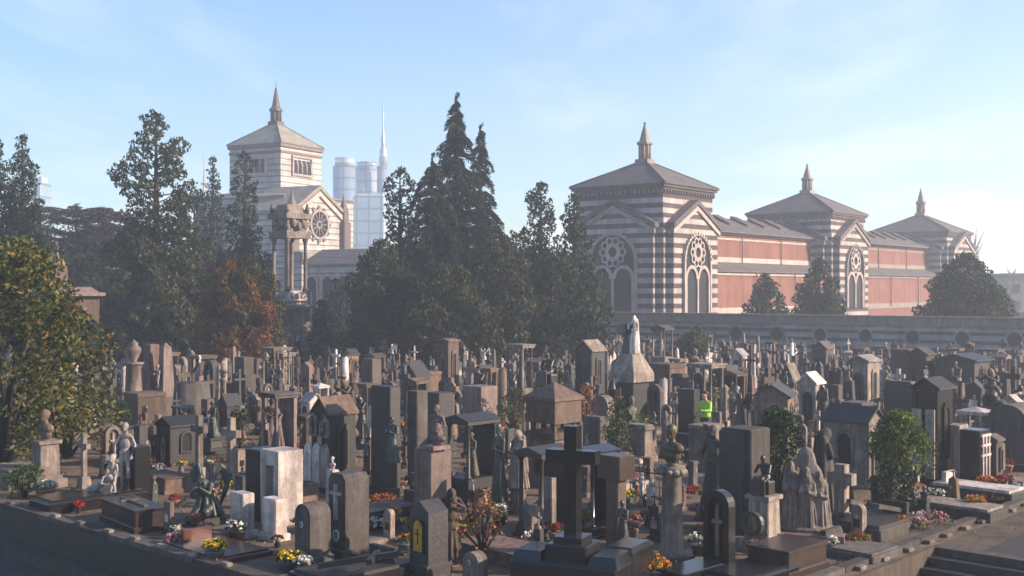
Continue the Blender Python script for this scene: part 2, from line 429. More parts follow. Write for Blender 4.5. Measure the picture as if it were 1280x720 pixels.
def fig_seated():
    b = MB()
    b.block(0, .12, 0, .5, .42, .48)
    b.ell((0, .1, .6), (.2, .18, .16)); b.ell((0, .07, .86), (.18, .14, .24)); b.ell((0, .05, 1.02), (.2, .11, .1)); _cap(b, (0, .04, 1.08), (0, -.03, 1.16), .055, .05); _head(b, (0, -.08, 1.25))
    for s in (-1, 1):
        _cap(b, (s * .1, .05, .56), (s * .12, -.34, .56), .11, .08); _cap(b, (s * .12, -.34, .56), (s * .11, -.36, .08), .075, .06); b.ell((s * .11, -.42, .04), (.05, .12, .04))
        _cap(b, (s * .21, .05, 1.02), (s * .27, -.12, .78), .06, .05)
    _cap(b, (-.27, -.12, .78), (-.05, -.25, 1.08), .05, .04); _cap(b, (.27, -.12, .78), (.08, -.34, .64), .05, .04)
    for k in range(9): a = -.26 + .065 * k; b.path([(a, -.1, .62), (a, -.4, .52), (a * 1.1, -.42, .02)], [.035, .04, .045])
    return b
def fig_kneel():
    b = MB(); _cap(b, (-.12, .1, .3), (-.13, -.28, .12), .13, .09); _cap(b, (.12, .1, .3), (.13, -.26, .16), .13, .09); _cap(b, (-.13, -.28, .1), (-.12, .3, .08), .08, .06); _cap(b, (.13, -.26, .1), (.12, .3, .08), .08, .06)
    b.ell((0, .08, .4), (.2, .18, .22)); b.ell((0, -.04, .68), (.18, .15, .24)); _cap(b, (0, -.12, .84), (0, -.22, .9), .06, .05)
    _head(b, (0, -.28, .95))
    for s in (-1, 1): _cap(b, (s * .18, -.08, .8), (s * .22, -.28, .6), .06, .05); _cap(b, (s * .22, -.28, .6), (s * .04, -.4, .75), .05, .035)
    return b
def fig_crouchangel():
    b = fig_kneel()
    for s in (-1, 1):
        for i in range(12):
            t = i / 11
            b.path([(s * .1, .08, .75), (s * (.3 - .05 * t), .22, 1.25 - .12 * t), (s * (.5 - .1 * t), .3, 1.0 - .25 * t), (s * (.42 - .22 * t), .34, .62 - .45 * t)], [.05, .06, .055, .03])
    for k in range(10): a = 2 * PI * k / 10; b.path([(.2 * math.cos(a), .08 + .18 * math.sin(a), .45), (.36 * math.cos(a), .08 + .34 * math.sin(a), .03)], [.05, .06])
    return b
def fig_group():
    b = MB(); g = random.Random(4)
    for cx, cy, hh, seed in ((-.42, .05, 1.62, 1), (.02, -.1, 1.5, 2), (.36, .02, 1.38, 3)):
        q = MB(); _robe(q, hh * .72, .3, .2, 14, seed + 20); q.ell((0, 0, hh * .78), (.2, .15, .18)); _cap(q, (0, 0, hh * .8), (0, -.03, hh * .88), .07, .06); _head(q, (g.uniform(-.04, .04), -.07, hh * .93), veil=True)
        _cap(q, (-.16, 0, hh * .78), (-.2, -.16, hh * .6), .07, .06); _cap(q, (-.2, -.16, hh * .6), (.02, -.24, hh * .66), .06, .04)
        _cap(q, (.16, 0, hh * .78), (.2, -.14, hh * .58), .07, .06); _cap(q, (.2, -.14, hh * .58), (.02, -.25, hh * .62), .06, .04)
        for k in range(8): a = PI * (k + .5) / 8; q.path([(.17 * math.cos(a), .1 * math.sin(a) + .05, hh * .9), (.26 * math.cos(a), .22 * math.sin(a), hh * .45), (.34 * math.cos(a), .3 * math.sin(a), 0)], [.035, .05, .055])
        b.add([(x + cx, y + cy, z) for x, y, z in q.v], q.f, True)
    b.ell((-.05, .28, .8), (.62, .22, .95)); b.ell((0, .3, 1.5), (.3, .14, .45)); b.ell((0, .05, .05), (.9, .55, .12))
    return b
def fig_mother():
    b = fig_robed(); _cap(b, (.28, -.12, 0.1), (.26, -.14, .62), .13, .09); b.ell((.25, -.15, .72), (.1, .09, .1)); _head(b, (.25, -.18, .9), .09); _cap(b, (.18, -.18, .7), (.05, -.22, .95), .035, .03); return b
def fig_lean():
    b = MB(); _robe(b, 1.0, .28, .15, 12, 12); _torso(b); _arm(b, -1, (-.32, -.2, 1.25), (-.1, -.38, 1.42)); _arm(b, 1, (.3, -.2, 1.22), (.05, -.4, 1.38)); _head(b, (0, -.16, 1.56), veil=True); return b
def fig_child():
    b = MB()
    for s in (-1, 1): _cap(b, (s * .07, 0, .55), (s * .09, -.06 * s, .3), .085, .055); _cap(b, (s * .09, -.06 * s, .3), (s * .09, 0, .05), .055, .035); b.ell((s * .09, -.04, .03), (.035, .08, .03))
    b.ell((0, 0, .62), (.12, .1, .12)); b.ell((0, 0, .78), (.13, .095, .15)); _cap(b, (0, 0, .88), (0, -.01, .96), .045, .045); _head(b, (0, -.02, 1.06), .11)
    _arm(b, -1, (-.2, -.03, .72), (-.06, -.16, .7), .86, .13, .042); _arm(b, 1, (.2, -.02, .72), (.17, -.1, .5), .86, .13, .042); return b
def fig_youth():
    b = MB(); b.ell((0, 0, .98), (.13, .1, .12)); b.ell((.01, .01, 1.18), (.135, .1, .18)); b.ell((.02, .01, 1.38), (.17, .085, .08)); _cap(b, (.02, 0, 1.42), (.03, -.03, 1.52), .048, .045); _head(b, (.03, -.06, 1.62), .1)
    _cap(b, (-.07, 0, .95), (-.08, -.03, .5), .085, .055); _cap(b, (-.08, -.03, .5), (-.08, .02, .07), .055, .035); _cap(b, (.07, 0, .95), (.12, -.08, .52), .085, .055); _cap(b, (.12, -.08, .52), (.1, .06, .08), .055, .035)
    b.ell((-.08, -.04, .03), (.04, .1, .03)); b.ell((.1, .02, .03), (.04, .1, .03))
    _arm(b, -1, (-.24, -.04, 1.18), (-.22, -.12, .95), 1.36, .15, .04); _arm(b, 1, (.26, .03, 1.14), (.22, -.1, .9), 1.36, .17, .04); return b
def fig_crucified():
    b = MB(); b.ell((0, 0, 1.0), (.12, .09, .12)); b.ell((0, 0, 1.2), (.13, .09, .2)); b.ell((0, 0, 1.38), (.17, .08, .08)); _cap(b, (0, 0, 1.42), (.02, -.05, 1.5), .045, .04); _head(b, (.04, -.1, 1.56), .095)
    for s in (-1, 1):
        _cap(b, (s * .17, 0, 1.4), (s * .42, .02, 1.46), .045, .036); _cap(b, (s * .42, .02, 1.46), (s * .68, .03, 1.54), .036, .026); b.ell((s * .73, .03, 1.55), (.045, .02, .03))
        _cap(b, (s * .06, 0, .96), (s * .07, -.1, .52), .08, .055); _cap(b, (s * .07, -.1, .52), (s * .03, 0, .08), .05, .034); b.ell((s * .03, -.03, .02), (.03, .04, .06))
    b.ell((0, -.02, .93), (.14, .11, .1)); return b
def fig_worker():
    b = MB()
    for s in (-1, 1): _cap(b, (s * .09, 0, .92), (s * .11, -.03, .5), .085, .06); _cap(b, (s * .11, -.03, .5), (s * .12, .03, .1), .06, .045); b.ell((s * .12, -.05, .05), (.05, .13, .05))
    _torso(b, .93, 1.42, .19); _arm(b, -1, (-.26, -.06, 1.14), (-.16, -.3, 1.08)); _arm(b, 1, (.27, -.08, 1.16), (.2, -.33, 1.16)); _head(b, (0, -.05, 1.63), bun=False); return b
_FIG = {}
def fig_mesh(kind, voxel=None):
    if kind in _FIG: return _FIG[kind]
    b = globals()['fig_' + kind]()
    me = bpy.data.meshes.new('raw'); me.from_pydata(b.v, [], b.f)
    o = bpy.data.objects.new('raw', me); COL.objects.link(o)
    md = o.modifiers.new('r', 'REMESH'); md.mode = 'VOXEL'; md.voxel_size = voxel or .017; md.use_smooth_shade = True
    sm = o.modifiers.new('s', 'SMOOTH'); sm.factor = .5; sm.iterations = 2
    dg = bpy.context.evaluated_depsgraph_get()
    out = bpy.data.meshes.new_from_object(o.evaluated_get(dg)); out.name = kind + '_figure'
    out.polygons.foreach_set('use_smooth', [True] * len(out.polygons))
    bpy.data.objects.remove(o); bpy.data.meshes.remove(me)
    co = np.empty(len(out.vertices) * 3); out.vertices.foreach_get('co', co); co = co.reshape(-1, 3)
    _FIG[kind] = (out, co[:, 2].max(), np.abs(co[:, 0]).max() * 2)
    if not out.materials: out.materials.append(M['grey'])
    return _FIG[kind]
def figure(kind, root, z, h, mat, x=0, y=0, rz=0, name='figure', tilt=0):
    me, mh, _ = fig_mesh(kind)
    o = bpy.data.objects.new(name, me); COL.objects.link(o); o.parent = root
    o.material_slots[0].link = 'OBJECT'; o.material_slots[0].material = M[mat]
    k = h / mh; o.scale = (k, k, k); o.location = (x, y, z); o.rotation_euler = (R(tilt), 0, R(rz)); return o

# ------------------------------------------------------------------ monument kinds: f(root, h, w, m, **o)
def medallion(root, x, y, z, r=.09):
    b = MB().prism([(x + p * .8, z + q) for p, q in circ(0, 0, r, 16)], y - .02, y); o = b.build('portrait_medallion', 'porcelain', root)
    MB().prism([(x + p * .6, z + q * .78) for p, q in circ(0, 0, r, 16)], y - .026, y - .021).build('portrait', 'photo', o)
def ledger(root, w, m, L=1.9, z=.0, off=.2, h=.22):
    MB().block(0, -off - L / 2, z, w, L, h * .6, .02).build('grave_kerb', m, root)
    MB().block(0, -off - L / 2, z + h * .6 - .01, w * .86, L * .92, h * .4, .02).build('ledger_slab', m, root)
def steps(b, w, d, n, hs, z=0, dw=.16):
    for i in range(n): b.block(0, 0, z + i * hs, w - i * dw, d - i * dw, hs + .002)
    return z + n * hs
def k_stele(root, h, w, m, t=None, top='flat', led=0, med=1, base='', m2=None, plaque=0, fin=None, mf=None):
    full = h
    if fin: h = h * .74
    t = t or w * .42; ph = min(.22, h * .16)
    b = MB(); b.block(0, 0, 0, w * 1.14, t * 1.35, ph); b.build('plinth', m2 or m, root)
    hh = h - ph; b = MB()
    if top == 'flat': b.block(0, 0, ph, w, t, hh)
    elif top == 'bevel': b.prism([(-w / 2, ph), (w / 2, ph), (w / 2, h - .12), (w / 2 - .1, h), (-w / 2 + .1, h), (-w / 2, h - .12)], -t / 2, t / 2)
    elif top == 'round': b.prism([(p, q + ph) for p, q in arch(w, hh, w * .45, 12)], -t / 2, t / 2)
    elif top == 'gable': b.prism([(p, q) for p, q in gab(w, hh, w * .35, ph)], -t / 2, t / 2)
    elif top == 'taper': b.block(0, 0, ph, w, t, hh, w1=w * .72, d1=t * .72)
    elif top == 'stepped':
        b.block(0, 0, ph, w, t, hh * .62); b.block(0, 0, ph + hh * .62, w * .72, t * .9, hh * .38)
    elif top == 'cornice':
        b.block(0, 0, ph, w * .86, t * .86, hh - .16); b.block(0, 0, h - .16, w, t, .1); b.block(0, 0, h - .06, w * .9, t * .9, .06)
    b.build('slab', m, root)
    if fin == 'cross': MB().block(0, 0, h - .01, .2, .16, .1).prism(crosspoly(full - h - .08, .32, .06, .64, h + .08), -.03, .03).build('finial_cross', mf or m, root)
    elif fin: figure(fin, root, h - .01, full - h, mf or m)
    ty = t / 2 * (.86 if top == 'cornice' else 1) * (.85 if top == 'taper' else 1)
    if med: medallion(root, random.uniform(-.1, .1) * w, -ty - .004, h * .66, min(.09, w * .12))
    if plaque: MB().block(0, -ty - .012, ph + hh * .25, w * .55, .02, hh * .28, .004).build('inscription_panel', plaque, root)
    if led: ledger(root, w * 1.15, m2 or m, led, off=t * .7)
def k_cross(root, h, w, m, ped=.3, t=None, led=0, flare=0, m2=None, med=0, celtic=0, arm=.66, rock=0, steps_n=1):
    pz = h * ped; t = t or w * .26
    b = MB()
    if rock:
        g = random.Random(int(h * 977)); 
        for i in range(9):
            zz = pz * i / 9; r = w * .52 * (1 - .6 * i / 9)
            b.ell((g.uniform(-.3, .3) * r, g.uniform(-.3, .3) * r, zz * .8 + .1), (r * g.uniform(.5, .8), r * g.uniform(.5, .8), pz * .26), (g.random(), g.random(), g.random()), 7, 5)
        b.build('rock_mound', m2 or m, root)
    else:
        z = steps(b, w * 1.05, w * .95, steps_n, pz * .22, dw=w * .14)
        b.block(0, 0, z, w * .66, w * .58, pz - z, w1=w * .5, d1=w * .44); b.build('pedestal', m2 or m, root)
    c = MB().prism(crosspoly(h - pz + .01, w, t, arm, pz - .01, 0, flare), -t * .42, t * .42)
    if celtic: c.frame(circ(0, pz + (h - pz) * arm, w * .36, 20), circ(0, pz + (h - pz) * arm, w * .27, 20), -t * .26, t * .26)
    c.build('cross', m, root)
    if med: medallion(root, 0, -w * .27, pz * .7, .08)
    if led: ledger(root, w * 1.05, m2 or m, led, off=w * .5)
def k_statue(root, h, w, m, fig='robed', ped=.42, mf=None, led=0, rz=0, base='block', m2=None, med=1):
    pz = h * ped; b = MB(); z = steps(b, w * 1.05, w * 1.0, 1, pz * .18)
    if base == 'round': b.lathe(0, 0, [(w * .42, z), (w * .4, z + .06), (w * .34, z + .1), (w * .33, pz - .1), (w * .4, pz - .05), (w * .4, pz)], 18, smooth=False)
    else:
        b.block(0, 0, z, w * .8, w * .76, .1); b.block(0, 0, z + .09, w * .7, w * .66, pz - z - .17, w1=w * .64, d1=w * .6); b.block(0, 0, pz - .09, w * .78, w * .74, .09)
    b.build('pedestal', m2 or m, root)
    figure(fig, root, pz - .01, h - pz, mf or m, rz=rz)
    if med: medallion(root, 0, -w * .34 - .01, pz * .6, .08)
    if led: ledger(root, w, m2 or m, led, off=w * .5)
def k_pillar(root, h, w, m, cap='urn', led=0, fig=None, m2=None, fluted=0, mf=None, r=.36):
    hh = h * (.72 if cap in ('urn', 'bust', 'flame') else .96)
    b = MB(); z = steps(b, w, w, 2, h * .05, dw=w * .16); b.build('base', m2 or m, root)
    rr = w * r; prof = [(rr * 1.25, z), (rr * 1.2, z + .05), (rr, z + .1), (rr * .82, hh - .14), (rr * 1.0, hh - .1), (rr * 1.12, hh - .05), (rr * 1.12, hh)]
    if cap == 'broken': prof = [(rr * 1.2, z), (rr, z + .08), (rr * .85, h * .96)]
    s = MB().lathe(0, 0, prof, 18 if fluted else 14, smooth=not fluted)
    if cap == 'broken': s.ell((rr * .3, 0, h * .94), (rr * .5, rr * .4, h * .06), None, 7, 5)
    s.build('column_shaft', m, root)
    if cap == 'urn': MB().lathe(0, 0, [(rr * .5, hh), (rr * .3, hh + .05), (rr * .8, hh + (h - hh) * .45), (rr * .85, hh + (h - hh) * .6), (rr * .45, hh + (h - hh) * .75), (rr * .55, hh + (h - hh) * .82), (rr * .12, hh + (h - hh) * .95), (rr * .05, h)], 14).build('urn', mf or m, root)
    if cap == 'bust': figure('bust', root, hh + .04, h - hh, mf or m, name='bust')
    if cap == 'flame': MB().lathe(0, 0, [(rr * .4, hh), (rr * .8, hh + .12), (rr * .5, hh + .16), (rr * .45, hh + (h - hh) * .6), (.01, h)], 10).build('flame_bowl', mf or m, root)
    if led: ledger(root, w, m2 or m, led, off=w * .55)
def k_obelisk(root, h, w, m, led=0, m2=None, med=1, ped=.25):
    pz = h * ped; b = MB(); z = steps(b, w * 1.05, w * 1.05, 1, pz * .25); b.block(0, 0, z, w * .82, w * .82, pz - z); b.build('pedestal', m2 or m, root)
    s = MB(); s.block(0, 0, pz, w * .6, w * .6, (h - pz) * .9, w1=w * .38, d1=w * .38, c=.01); s.block(0, 0, pz + (h - pz) * .9, w * .38, w * .38, (h - pz) * .1, w1=.02, d1=.02, c=.002); s.build('obelisk_shaft', m, root)
    if med: medallion(root, 0, -w * .29, h * .5, .09)
    if led: ledger(root, w, m2 or m, led, off=w * .6)
def k_chapel(root, h, w, m, d=None, roof=None, door='iron', fin='cross', cols=0, m2=None, lancets=0, steps_n=1, panel=None, g=.24):
    d = d or w * .9; eh = h * (.88 if fin else 1) - w * g * 1.2; b = MB()
    sz = steps(b, w * 1.08, d * 1.08, steps_n, .12); b.build('step', m2 or m, root)
    top = eh + w * g
    wb = MB(); wb.prism([(-w / 2, sz), (w / 2, sz), (w / 2, eh), (0, top), (-w / 2, eh)], -d / 2, d / 2)
    wb.block(0, -d / 2 - .02, eh - .1, w * 1.04, .08, .07, .01)
    for s in (-1, 1): wb.block(s * (w / 2 - .06), -d / 2 - .015, sz, .12, .07, eh - sz - .11, .01)
    wb.build('wall', m, root)
    dw, dh = w * .42, (eh - sz) * .7
    fr = MB().frame(arch(dw * 1.25, dh * 1.1, z=sz + .02), arch(dw, dh, z=sz + .03), -d / 2 - .08, -d / 2 - .004); fr.build('door_surround', m2 or m, root)
    do = MB().prism(arch(dw * .99, dh * .99, z=sz + .03), -d / 2 - .035, -d / 2 - .004).build('door', door, root)
    gr = MB().prism(crosspoly(dh * .4, dw * .4, .035, .66, sz + dh * .35), -d / 2 - .055, -d / 2 - .037); gr.build('door_cross', 'bronze', do)
    # side blind arch window, with frame
    for s in (-1, 1):
        x = s * (w / 2 + .004)
        f = MB().frame([(p, q) for p, q in arch(d * .42, (eh - sz) * .6, z=sz + (eh - sz) * .25)], [(p, q) for p, q in arch(d * .3, (eh - sz) * .5, z=sz + (eh - sz) * .29)], min(x, x + s * .05), max(x, x + s * .05), flip=True).build('window_frame', m2 or m, root)
        MB().prism(arch(d * .3, (eh - sz) * .5, z=sz + (eh - sz) * .29), min(x, x + s * .02), max(x, x + s * .02), flip=True).build('pane', 'glass', f)
    ov = .1 * w; r = MB(); th = .06
    for s in (-1, 1):
        p = [(0, top + .004), (s * (w / 2 + ov), eh - ov * 2 * g), (s * (w / 2 + ov), eh - ov * 2 * g + th), (0, top + th * 1.15)]
        r.prism(p if s > 0 else p[::-1], -d / 2 - ov, d / 2 + ov)
    r.build('roof', roof or m, root)
    if fin == 'cross': MB().prism(crosspoly(h - top - .02, (h - top) * .6, .07, .62, top + .04), -d / 2 - .03, -d / 2 + .04).build('finial_cross', m, root)
    if fin == 'statue': figure('angel', root, top, (h - top), m)
    if lancets:
        for s in (-1, 1):
            f = MB().frame(arch(w * .3, h * .2, w * .2, z=h * .52, x=s * w * .19, point=.3), arch(w * .22, h * .17, w * .14, z=h * .53, x=s * w * .19, point=.3), -d / 2 - .07, -d / 2 - .01).build('lancet_window', m2 or m, root)
def k_aedicule(root, h, w, m, n=4, roof='pyramid', inner=None, m2=None, d=None, ped=.2, mr=None, mi=None):
    """columns carrying a roof"""
    d = d or w * .9; pz = h * ped; b = MB(); z = steps(b, w * 1.1, d * 1.1, 1, pz * .3); b.block(0, 0, z, w, d, pz - z); b.build('base', m2 or m, root)
    rh = w * .28 if roof != 'flat' else .16; eh = h - rh
    for sx in (-1, 1):
        for sy in ((-1, 1) if n == 4 else (-1,)):
            x, y = sx * (w / 2 - .09), sy * (d / 2 - .09)
            MB().lathe(x, y, [(.085, pz), (.08, pz + .05), (.055, pz + .07), (.048, eh - .1), (.08, eh - .04), (.085, eh)], 10).build('column', m, root)
    if n == 2: MB().block(0, d / 2 - .08, pz, w * .94, .12, eh - pz).build('back_panel', m, root)
    r = MB(); r.block(0, 0, eh, w * 1.05, d * 1.05, .1)
    if roof == 'pyramid': r.block(0, 0, eh + .1, w * 1.12, d * 1.12, rh - .1, w1=.04, d1=.04, c=.004)
    elif roof == 'gable':
        r.prism([(-w * .56, eh + .1), (w * .56, eh + .1), (0, h)], -d * .55, d * .55)
    else: r.block(0, 0, eh + .1, w * 1.14, d * 1.14, .06)
    r.build('roof', mr or m, root)
    if inner: figure(inner, root, pz, (eh - pz) * .82, mi or m)
def k_box(root, h, w, m, d=None, cover=.1, m2=None, cross=None, flowers=0, pitch=0):
    d = d or w * 1.6; b = MB(); b.block(0, 0, 0, w * 1.08, d * 1.05, h * .25); b.block(0, 0, h * .25, w, d, h * (.75 - cover)); b.build('tomb_chest', m, root)
    c = MB(); c.block(0, 0, h * (1 - cover), w * 1.05, d * 1.03, h * cover, w1=w * (1.05 - pitch), d1=d * (1.03 - pitch)); cv = c.build('cover_slab', m2 or m, root)
    if cross:
        q = MB().prism(crosspoly(d * .72, w * .55, w * .13, .68, -d * .36), 0, .04)
        q.v = [(x, z, y + h + .004) for x, y, z in q.v]; q.build('lying_cross', cross, cv)
def k_ledger(root, h, w, m, m2=None, d=None, tilt=0, cross=None, vase=0):
    d = d or w * 1.9
    b = MB(); b.frame([(-w / 2, 0), (w / 2, 0), (w / 2, h * .5), (-w / 2, h * .5)], [(-w / 2 + .01, .01), (w / 2 - .01, .01), (w / 2 - .01, h * .5 - .01), (-w / 2 + .01, h * .5 - .01)], -d / 2, d / 2)
    b = MB().block(0, 0, 0, w, d, h * .55, .02); b.build('grave_kerb', m2 or m, root)
    s = MB().prism([(-d * .46, h * .55), (d * .46, h * .55), (d * .46, h * .7 + tilt), (-d * .46, h * .7)], -w * .44, w * .44, flip=True); sl = s.build('ledger_slab', m, root)
    MB().block(0, d * .36, h * .7 + tilt * .9 - .02, w * .5, .12, .28, .01).build('headstone', m, root)
def k_arcs(root, h, w, m, inner='bronze', led=0, t=None):
    """arch-headed frame with an openwork cross inside"""
    t = t or .22; MB().block(0, 0, 0, w * 1.2, t * 1.8, h * .14).build('plinth', m, root)
    z = h * .14; MB().frame(arch(w, h - z, w * .5, z=z), arch(w * .62, (h - z) * .88, w * .31, z=z + .02), -t / 2, t / 2).build('arch_frame', m, root)
    MB().prism(arch(w * .62, (h - z) * .88, w * .31, z=z + .02), -.02, t / 2 - .03).build('back_slab', m, root)
    MB().prism(crosspoly((h - z) * .72, w * .4, .07, .68, z + .1), -.09, -.022).build('cross', inner, root)
    if led: ledger(root, w * 1.3, m, led, off=t, h=.3)
def k_rock(root, h, w, m, fig=None, mf=None):
    g = random.Random(int(w * 1313)); b = MB()
    for i in range(16):
        zz = h * .8 * i / 16; r = w * .45 * (1 - .7 * i / 16)
        b.ell((g.uniform(-.4, .4) * r, g.uniform(-.4, .4) * r, zz), (r * g.uniform(.5, .75), r * g.uniform(.5, .75), h * .17), (g.random() * 2, g.random() * 2, g.random()), 7, 5)
    b.build('rock_mound', m, root)
    if fig: figure(fig, root, h * .45, h * .55, mf or m)
    else: MB().prism(crosspoly(h * .35, h * .2, .07, .66, h * .68), -.03, .03).build('cross', mf or m, root)
K = {k[2:]: v for k, v in list(globals().items()) if k.startswith('k_')}
OCC = []; LAND = []; ALLP = []
def P(kind, name, label, cat, x, yb, hpx, wpx, m, rot=-45, short=None, group=None, occ=None, **o):
    loc, s = gpos(x, yb); w = wpx / s / {'chapel': 1.28, 'aedicule': 1.2, 'statue': 1.12, 'box': 1.12, 'pillar': 1.1, 'obelisk': 1.2, 'ledger': 1.1}.get(kind, 1.05); h = hpx / s
    t = thing(name, label, cat, loc, rot, group)
    if kind: K[kind](t, h, w, m, **o)
    OCC.append((loc[0], loc[1], occ or max(.7, w * .75)))
    if short: LAND.append((x, yb, short, loc))
    return t, h, w, s
# ------------------------------------------------------------------ setting
for k_ in ('robed', 'veiled', 'standing', 'angel', 'bust', 'seated', 'kneel', 'crouchangel', 'group', 'mother', 'lean', 'child', 'youth', 'crucified', 'worker'): fig_mesh(k_)
E1 = Vector((-.733, .681, 0)); E2 = Vector((.679, .734, 0)); CC = Vector((.97, 16.8, 0))
def pl(a, b, z=0): p = CC + E1 * a + E2 * b; return (p.x, p.y, z)
def ab(x, y):
    d = Vector((x, y, 0)) - CC; det = E1.x * E2.y - E1.y * E2.x
    return (d.x * E2.y - d.y * E2.x) / det, (E1.x * d.y - E1.y * d.x) / det
def slab(poly, z0, z1):
    n = len(poly); return MB().add([(x, y, z0) for x, y, *_ in poly] + [(x, y, z1) for x, y, *_ in poly], [tuple(range(n - 1, -1, -1)), tuple(range(n, 2 * n))] + [(i, (i + 1) % n, n + (i + 1) % n, n + i) for i in range(n)])
M['asphalt'] = stone('grey_asphalt', (.1, .1, .105), .85, .3, .1, 2, .35, bmp=.2)
M['grass'] = stone('dark_turf_soil', (.06, .062, .035), 1, .5, .1, 1.5, .1)
M['retain'] = stone('tan_rendered_wall', (.27, .215, .165), .9, .3, .55, 1.5, lichen=(.13, .11, .09))
M['kerb'] = stone('grey_kerb_stone', (.2, .185, .17), .85, .35, .5, 2.5, lichen=(.12, .1, .08))
struct('ground', MB().add([(-3000, -400, -1.004), (3000, -400, -1.004), (3000, 3500, -1.004), (-3000, 3500, -1.004)], [(0, 1, 2, 3)]), 'asphalt')
struct('cemetery_ground', slab([pl(0, 0), pl(120, 0), pl(120, 120), pl(-.35, 120), pl(-.35, 0)][::-1], -1.0, 0), 'gravel')
struct('back_lawn', slab([(-140, 100), (200, 100), (200, 330), (-140, 330)], -.9, .004 - .01), 'grass')
struct('asphalt_terrace', slab([pl(-.352, 11.32), pl(-.352, 90), pl(-40, 90), pl(-40, 11.32)], -.99, -.012), 'asphalt')
struct('sandy_path', slab([pl(-.351, 11.33), pl(-.351, 90), pl(-1.3, 90), pl(-1.3, 11.33)], -.98, -.006), 'gravel')
# walls and kerbs of the raised plot
t = thing('retaining_wall', 'low dark retaining wall with stone coping along the left road', 'wall', pl(60, 0), 0)
t.location = (0, 0, 0)
MB().add(*(lambda q: (q.v, q.f))(slab([pl(0, -.02), pl(120, -.02), pl(120, -.16), pl(0, -.16)][::-1], -1.0, -.02))).build('wall', 'darkgrey', t)
gk = random.Random(3); a0 = -.4
while a0 < 44:
    L = gk.uniform(1.5, 2.1); dz = gk.uniform(-.006, .008); db = gk.uniform(-.012, .012)
    slab([pl(a0 + .008, .14 + db), pl(a0 + L - .008, .14 + db), pl(a0 + L - .008, -.22 + db), pl(a0 + .008, -.22 + db)][::-1], -.02, .09 + dz).build('coping_stone', 'kerb', t); a0 += L
slab([pl(0, -.16), pl(120, -.16), pl(120, -.62), pl(0, -.62)][::-1], -1.0, -.72).build('footing', 'kerb', t)
t = thing('retaining_wall', 'sunlit tan rendered wall below the kerb beside the dark steps', 'wall', (0, 0, 0))
slab([pl(-.352, 0), pl(-.352, 11.3), pl(-.45, 11.3), pl(-.45, 0)], -1.0, .01).build('wall', 'retain', t)
b0 = .15
while b0 < 40:
    L = gk.uniform(1.3, 1.9); dz = gk.uniform(-.008, .01); db = gk.uniform(-.012, .012)
    slab([pl(.12 + db, b0 + .008), pl(.12 + db, b0 + L - .008), pl(-.12 + db, b0 + L - .008), pl(-.12 + db, b0 + .008)], .003, .12 + dz).build('kerb_stone', 'kerb', t); b0 += L
t = thing('staircase', 'dark stone steps descending at the right foreground corner', 'steps', pl(-3, 11.3, 0))
t.location = (0, 0, 0)
for i in range(7):
    z = -.012 - i * .16; b0 = 11.32 - i * .38
    if z - .16 < -1.1: break
    slab([pl(-.46, b0 - .38), pl(-.46, b0), pl(-9, b0), pl(-9, b0 - .38)], -1.0, z - .14).build('step', 'darkgrey', t)
slab([pl(-.46, 11.3), pl(-.46, 11.62), pl(-9, 11.62), pl(-9, 11.3)], -.2, .004).build('nosing', 'kerb', t)
# small white marker stones along both plot edges
mk = None
def marker(a, b, rz, lab):
    global mk
    x, y, _ = pl(a, b)
    if mk is None:
        o = MB().block(0, 0, 0, .26, .14, .07, .015).build('marker_stone', 'pale', None); mk = o
    else: o = copyobj(mk, None)
    o.location = (x, y, .012 if a < 0 else .092); o.rotation_euler = (0, 0, R(rz))
    tag(o, lab, 'marker stone', 'marker stones along the plot edge')
ORM = ['first', 'second', 'third', 'fourth', 'fifth', 'sixth', 'seventh', 'eighth', 'ninth', 'tenth']
for i_, px in enumerate((17.5, 73.7, 105, 140, 172.5, 206, 245, 287)):
    yb = 634 + (px - 17.5) * .29; loc, s = gpos(px, yb); a, b = ab(loc[0], loc[1])
    marker(a, -.09, -43, ORM[i_] + ' from the left of the white marker stones on the left coping')
for i_, (px, yb) in enumerate(((1062.5, 710), (1092.5, 698.7), (1123.7, 687.5), (1150, 677.5), (1170, 669), (1193.7, 660), (1215, 652.5), (1233.7, 645), (1252.5, 638), (1271, 631))):
    loc, s = gpos(px, yb); a, b = ab(loc[0], loc[1])
    marker(-.22, b, 47, ORM[i_] + ' from the left of the white marker stones along the right kerb')

# terrace wall
t = thing('terrace_wall', 'long grey and white striped terrace wall with round windows behind the graves', 'wall', (18.2, 95, 0), -35.3)
X0, X1 = -26, 42
MB().prism([(X0, 0), (X1, 0), (X1, 2.75), (X0, 2.75)], 0, .6).build('wall', 'stripe_wall', t)
b = MB(); b.prism([(X0, 2.75), (X1, 2.75), (X1, 3.3), (X0, 3.3)], -.06, .5); b.prism([(X0, 3.3), (X1, 3.3), (X1, 3.42), (X0, 3.42)], -.16, .6); b.prism([(X0, 2.66), (X1, 2.66), (X1, 2.748), (X0, 2.748)], -.14, -.002); b.build('parapet', 'trim', t)
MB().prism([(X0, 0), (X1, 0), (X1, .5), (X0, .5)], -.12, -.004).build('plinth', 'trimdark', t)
for k in range(-5, 12):
    x = k * 3.55
    f = MB().frame(circ(x, 1.85, .62), circ(x, 1.85, .5), -.1, -.004).build('round_window', 'trim', t)
    MB().prism(circ(x, 1.85, .5), -.05, -.006).build('pane', 'darkgrey', f)
q = lambda x, y: tuple((Matrix.Rotation(R(-35.3), 3, 'Z') @ Vector((x, y, 0)) + Vector((18.2, 95, 0))))[:2]
struct('upper_terrace', slab([q(X0, .6), q(X1, .6), q(X1 + 60, 120), q(X0, 120)], .01, 1.5), 'grass')

